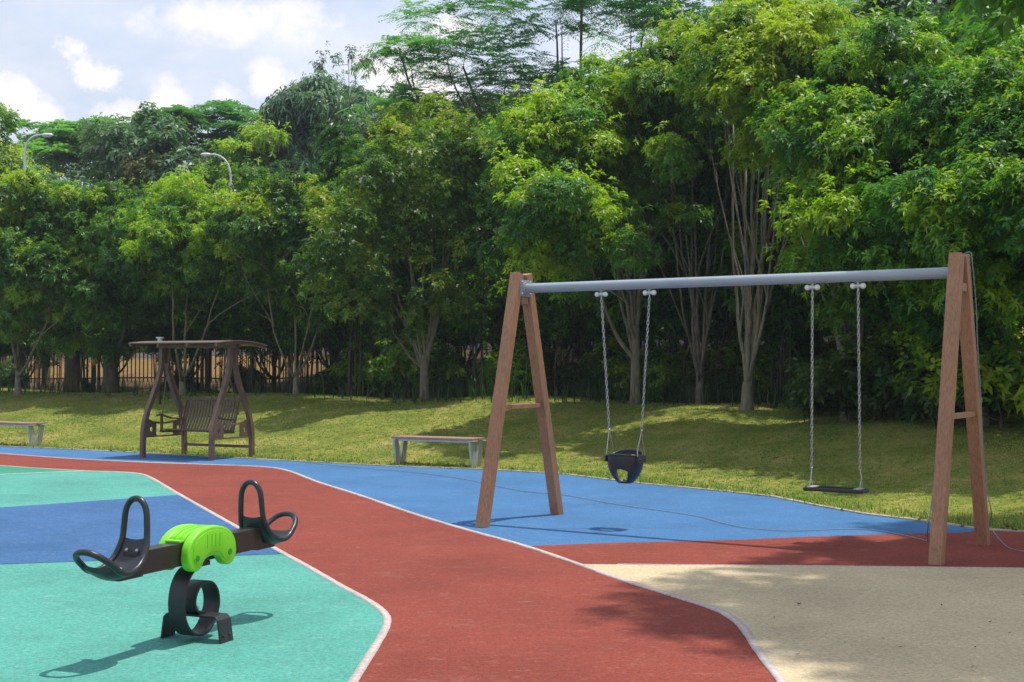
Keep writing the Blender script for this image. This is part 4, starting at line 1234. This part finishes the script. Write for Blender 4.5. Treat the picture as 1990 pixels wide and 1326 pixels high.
# the tree outside the frame whose crown shades the right foreground
def shade_tree():
    rng = np.random.default_rng(70)
    b = np.array([9.6, 13.0, 0.0]); b[2] = gz(b[0], b[1])
    t = empty('shade_tree', b, 0, 'dark overhanging foliage in the top right corner shading the sand-coloured ground', 'tree')
    lob = []
    b += np.array([1.4, .6, 0]); b[2] = gz(b[0], b[1])
    t.location = [float(a) for a in b]
    for x, y, z, rx, ry, rz_ in [(5.9,9.6,6.9,1.9,1.7,.9),(4.3,10.4,6.9,1.1,1.2,.6),(6.6,11.6,7.3,1.9,1.6,.9),(4.5,8.3,6.5,1.2,1.0,.7),(7.6,9.5,7.2,1.7,1.6,1.0),(7.2,13.3,7.6,1.5,1.2,.8),(6.0,7.7,6.6,1.3,1.0,.7),(7.9,12.8,7.4,1.7,1.6,.9),(3.6,9.2,6.8,.7,.8,.45),(3.2,8.9,6.3,.42,.40,.3),(5.2,9.0,7.4,1.2,1.2,.7),(5.2,11.2,7.4,1.2,1.2,.7),(6.8,10.4,7.9,1.3,1.3,.8),(4.55,12.0,5.25,.55,.5,.30),(5.0,6.9,6.3,1.1,.8,.5)]:
        if z > 5.5: x, y, z = x + .89, y + .28, z + 3.5
        lob.append((np.array([x, y, z]) - b, np.array([rx, ry, rz_])))
    me, C = crown_broad(lob, rng, cr=.62, sprigs=56, L=.18, W=.036, under=-1.0, fill=.4, dens=1.15)
    link('crown', me, M['leaf'], t)
    link('trunk', stems_mesh([c for c, r in lob if c[2] > 8], C, rng, 6.4, .18, (0, 0), .08, .3), M['darkbark'], t)
shade_tree()

# ------------------------------------------------------------------ fence, lamps, shelter, far hoarding
fpts = []
for x in np.arange(-30, 14.01, 2.5):
    # just behind the tree row, parallel to it
    y = 42.3 - (x + 12.7) * .554
    fpts.append(np.array([x, y, float(gz(x, y))]))
fc = empty('metal_fence', (fpts[0][0], fpts[0][1], fpts[0][2]), 0, 'long black metal picket fence standing right behind the trees', 'fence')
o0 = fpts[0]
for a, b in zip(fpts[:-1], fpts[1:]):
    mb = MB(); a_, b_ = a - o0, b - o0
    L = np.linalg.norm(b_ - a_)
    n = int(L / .16)
    for i in range(n):
        p = a_ + (b_ - a_) * (i + .5) / n
        mb.bar(p + np.array([0, 0, .12]), p + np.array([0, 0, 1.46]), .014, .014, up=(1, 0, 0))
    for z in (.25, 1.28): mb.bar(a_ + np.array([0, 0, z]), b_ + np.array([0, 0, z]), .016, .02)
    mb.build('picket_panel', M['fence'], fc, fix=False)
for a in fpts:
    p = a - o0; mb = MB(); mb.bar(p - np.array([0, 0, .2]), p + np.array([0, 0, 1.52]), .035, .035, up=(1, 0, 0)); mb.build('post', M['fence'], fc)
mb = MB(); wp = []
for x in np.arange(-34, 22.01, 2.0):
    y = 49.0 - (x + 12) * .45
    wp.append(np.array([x, y, float(gz(x, y))]))
for a, b in zip(wp[:-1], wp[1:]): mb.bar(a + np.array([0, 0, .02]), b + np.array([0, 0, .02]), .10, .16)
tag(mb.build('low_wall', M['line']), 'long low pale wall on the bank beyond the black fence', 'wall')

def street_lamp(u, v_bend, u_head, v_head, label):
    Y = (9.3 - CAM_H) * FPX / (706 - v_head)
    base = P(u, 706, Y); base[2] = gz(base[0], base[1])
    hd = P(u_head, v_head, Y)
    t = empty('street_lamp', base, 0, label, 'street lamp', 'curved-arm street lamps')
    zt = P(u, v_bend, Y)[2] - base[2]
    r = hd - base
    mb = MB(); mb.tube([(0, 0, -.1), (0, 0, zt * .5), (0, 0, zt)], [.07, .055, .04], 10); mb.build('pole', M['lamp'], t, smooth=True)
    s = np.sign(r[0])
    arm = bez(np.array([0, 0, zt]), np.array([0, 0, r[2] - (r[2] - zt) * .35]), np.array([r[0] * .25, 0, r[2] - .02]), np.array([r[0] - s * .2, 0, r[2]]), 12)
    mb = MB(); mb.tube(arm, np.linspace(.04, .03, 12), 8); mb.build('arm', M['lamp'], t, smooth=True)
    mb = MB(); mb.ball((r[0], 0, r[2] - .01), .21, 12, 8, (1.0, .45, .32)); h = mb.build('lamp_head', M['lamp'], t, smooth='all')
    mb = MB(); mb.ball((r[0], 0, r[2] - .05), .16, 12, 8, (1.0, .42, .28)); mb.build('lamp_glass', M['white'], h, smooth='all')
street_lamp(447, 350, 400, 300, 'street lamp with its curved arm pointing left above the trees behind the garden swing')
street_lamp(46, 300, 92, 262, 'street lamp at the far left with its arm reaching right')

def shelter():
    c = P(1085, 640, 58); c[2] = gz(c[0], c[1])
    t = empty('shelter', c, .15, 'green hipped-roof shelter glimpsed through the trees beside the left swing posts', 'shelter')
    mb = MB(); z0, z1 = P(1085, 612, 58)[2] - c[2], P(1085, 590, 58)[2] - c[2]
    w, d = 2.6, 1.8
    vs = [(-w,-d,z0),(w,-d,z0),(w,d,z0),(-w,d,z0),(-.9,0,z1),(.9,0,z1),(-w,-d,z0-.12),(w,-d,z0-.12),(w,d,z0-.12),(-w,d,z0-.12)]
    mb.add(vs, [(0,1,5,4),(1,2,5),(2,3,4,5),(3,0,4),(0,6,7,1),(1,7,8,2),(2,8,9,3),(3,9,6,0),(6,9,8,7)])
    mb.build('roof', M['sheet'], t)
    for sx in (-1, 1):
        for sy in (-1, 1):
            mb = MB(); mb.box((sx*2.2 - .08, sy*1.4 - .08, -.1), (sx*2.2 + .08, sy*1.4 + .08, z0 - .121)); mb.build('post', M['lamp'], t)
shelter()
def hoarding():
    a = P(380, 660, 56); a[2] = gz(a[0], a[1])
    t = empty('hoarding', a, -.25, 'dark green site hoarding seen through the trees right above the garden swing roof', 'hoarding')
    for i in range(3):
        mb = MB(); mb.box((i*1.35 + .01, -.02, .1), (i*1.35 + 1.33, .02, 1.35)); mb.build('panel', M['hoard'], t)
    for i in range(4):
        mb = MB(); mb.box((i*1.35 - .03, .025, -.1), (i*1.35 + .03, .085, 1.4)); mb.build('post', M['lamp'], t)
hoarding()
def garden_light():
    p = P(311, 668, 31.0); p[2] = gz(p[0], p[1])
    t = empty('garden_light', p, 0, 'small garden light with a pale flat cap, seen just above the garden swing roof', 'garden light')
    z = P(311, 657, 31.0)[2] - p[2]
    mb = MB(); mb.tube([(0, 0, -.05), (0, 0, z - .07)], .03, 10); mb.build('pole', M['fence'], t, smooth=True)
    mb = MB(); mb.tube([(0, 0, z - .07), (0, 0, z - .012)], .06, 12); mb.build('lamp_glass', M['white'], t, smooth=True)
    mb = MB(); mb.tube([(0, 0, z - .0115), (0, 0, z + .02)], [.10, .09], 16); mb.build('cap', M['lamp'], t, smooth=True)
garden_light()

# ------------------------------------------------------------------ air
def haze():
    mb = MB(); mb.box((-398, -118, -1.2), (398, 698, 45))
    m = bpy.data.materials.new('thin_air'); m.use_nodes = True
    t = m.node_tree; t.nodes.clear()
    o = t.nodes.new('ShaderNodeOutputMaterial'); v = t.nodes.new('ShaderNodeVolumePrincipled')
    v.inputs['Color'].default_value = (.82, .90, 1.0, 1); v.inputs['Density'].default_value = .0006; v.inputs['Anisotropy'].default_value = .2
    t.links.new(v.outputs[0], o.inputs['Volume'])
    tag(mb.build('haze', m), kind='stuff')
haze()

# ------------------------------------------------------------------ sky, sun
W = bpy.data.worlds.new('World'); S.world = W; W.use_nodes = True
nt = W.node_tree; nt.nodes.clear()
wo = nt.nodes.new('ShaderNodeOutputWorld'); bg = nt.nodes.new('ShaderNodeBackground')
nt.links.new(bg.outputs[0], wo.inputs[0])
SUN = np.array([.63, .20, 2.48]); SUN /= np.linalg.norm(SUN)
EL, AZ = math.asin(SUN[2]), math.atan2(SUN[0], SUN[1])
sky = nt.nodes.new('ShaderNodeTexSky'); sky.sky_type = 'NISHITA'; sky.sun_disc = False
sky.sun_elevation = EL; sky.sun_rotation = AZ; sky.air_density = 1.2; sky.dust_density = 1.5
tc = nt.nodes.new('ShaderNodeTexCoord')
n1 = noise(nt, 3.0, 6, .55, tc.outputs['Generated'], stretch=(1, 1, 2.2))
n2 = noise(nt, 8.0, 7, .6, tc.outputs['Generated'], stretch=(1, 1, 1.7))
n3 = noise(nt, 34.0, 9, .68, tc.outputs['Generated'])
thin = ramp(nt, n1, [(.34, .66), (.48, .88), (.62, .98)])
veil = ramp(nt, n2, [(.40, (5.1, 5.95, 7.5)), (.56, (6.1, 6.6, 7.8)), (.70, (7.1, 7.4, 8.1))])
c = mixc(nt, thin, sky.outputs[0], veil)
def cloud(c, u, v, rx, rz, soft, col, wob=.55):
    d = ray(u, v); d = d / np.linalg.norm(d)
    s1 = nt.nodes.new('ShaderNodeVectorMath'); s1.operation = 'SUBTRACT'
    nt.links.new(tc.outputs['Generated'], s1.inputs[0]); s1.inputs[1].default_value = d
    s2 = nt.nodes.new('ShaderNodeVectorMath'); s2.operation = 'MULTIPLY'
    nt.links.new(s1.outputs[0], s2.inputs[0]); s2.inputs[1].default_value = (FPX / rx, 1.0, FPX / rz)
    s3 = nt.nodes.new('ShaderNodeVectorMath'); s3.operation = 'LENGTH'
    nt.links.new(s2.outputs[0], s3.inputs[0])
    e = math_(nt, 'ADD', s3.outputs['Value'], math_(nt, 'MULTIPLY', math_(nt, 'SUBTRACT', n3, .5), wob * 5))
    f = ramp(nt, e, [(max(0, .72 - soft), .95), (min(1, .72 + soft), 0.0)])
    return mixc(nt, f, c, col)
WH = (8.4, 8.05, 7.85)
for u, v, rx, rz_, so, wb in [(148,92,30,28,.3,.7),(190,150,48,30,.3,.7),(160,122,26,36,.3,.7),(20,195,60,50,.25,.5),(250,232,75,40,.3,.5),(90,215,40,40,.3,.5),(330,195,40,50,.35,.5),(520,150,60,48,.3,.5),(440,185,40,30,.35,.5),(430,45,170,45,.6,.6),(560,20,100,45,.6,.6),(880,55,60,40,.35,.4),(790,150,130,90,.5,.4)]:
    c = cloud(c, u, v, rx, rz_, so, WH, wb)
nt.links.new(c, bg.inputs['Color'])
bg.inputs['Strength'].default_value = .134

sl = bpy.data.lights.new('sun', 'SUN'); sl.energy = 4.5; sl.angle = math.radians(.8); sl.color = (1.0, .955, .88)
so = bpy.data.objects.new('sun', sl); COL.objects.link(so)
so.location = (20, 10, 40)
so.rotation_euler = Vector(tuple(-SUN)).to_track_quat('-Z', 'Y').to_euler()

S.view_settings.view_transform = 'Standard'; S.view_settings.look = 'None'
S.view_settings.exposure = 0.0; S.view_settings.gamma = 1.0
S.view_settings.use_curve_mapping = False
S.render.engine = 'CYCLES'
S.cycles.max_bounces = 7; S.cycles.diffuse_bounces = 4; S.cycles.glossy_bounces = 2; S.cycles.transmission_bounces = 3; S.cycles.transparent_max_bounces = 4
S.cycles.caustics_reflective = False; S.cycles.caustics_refractive = False
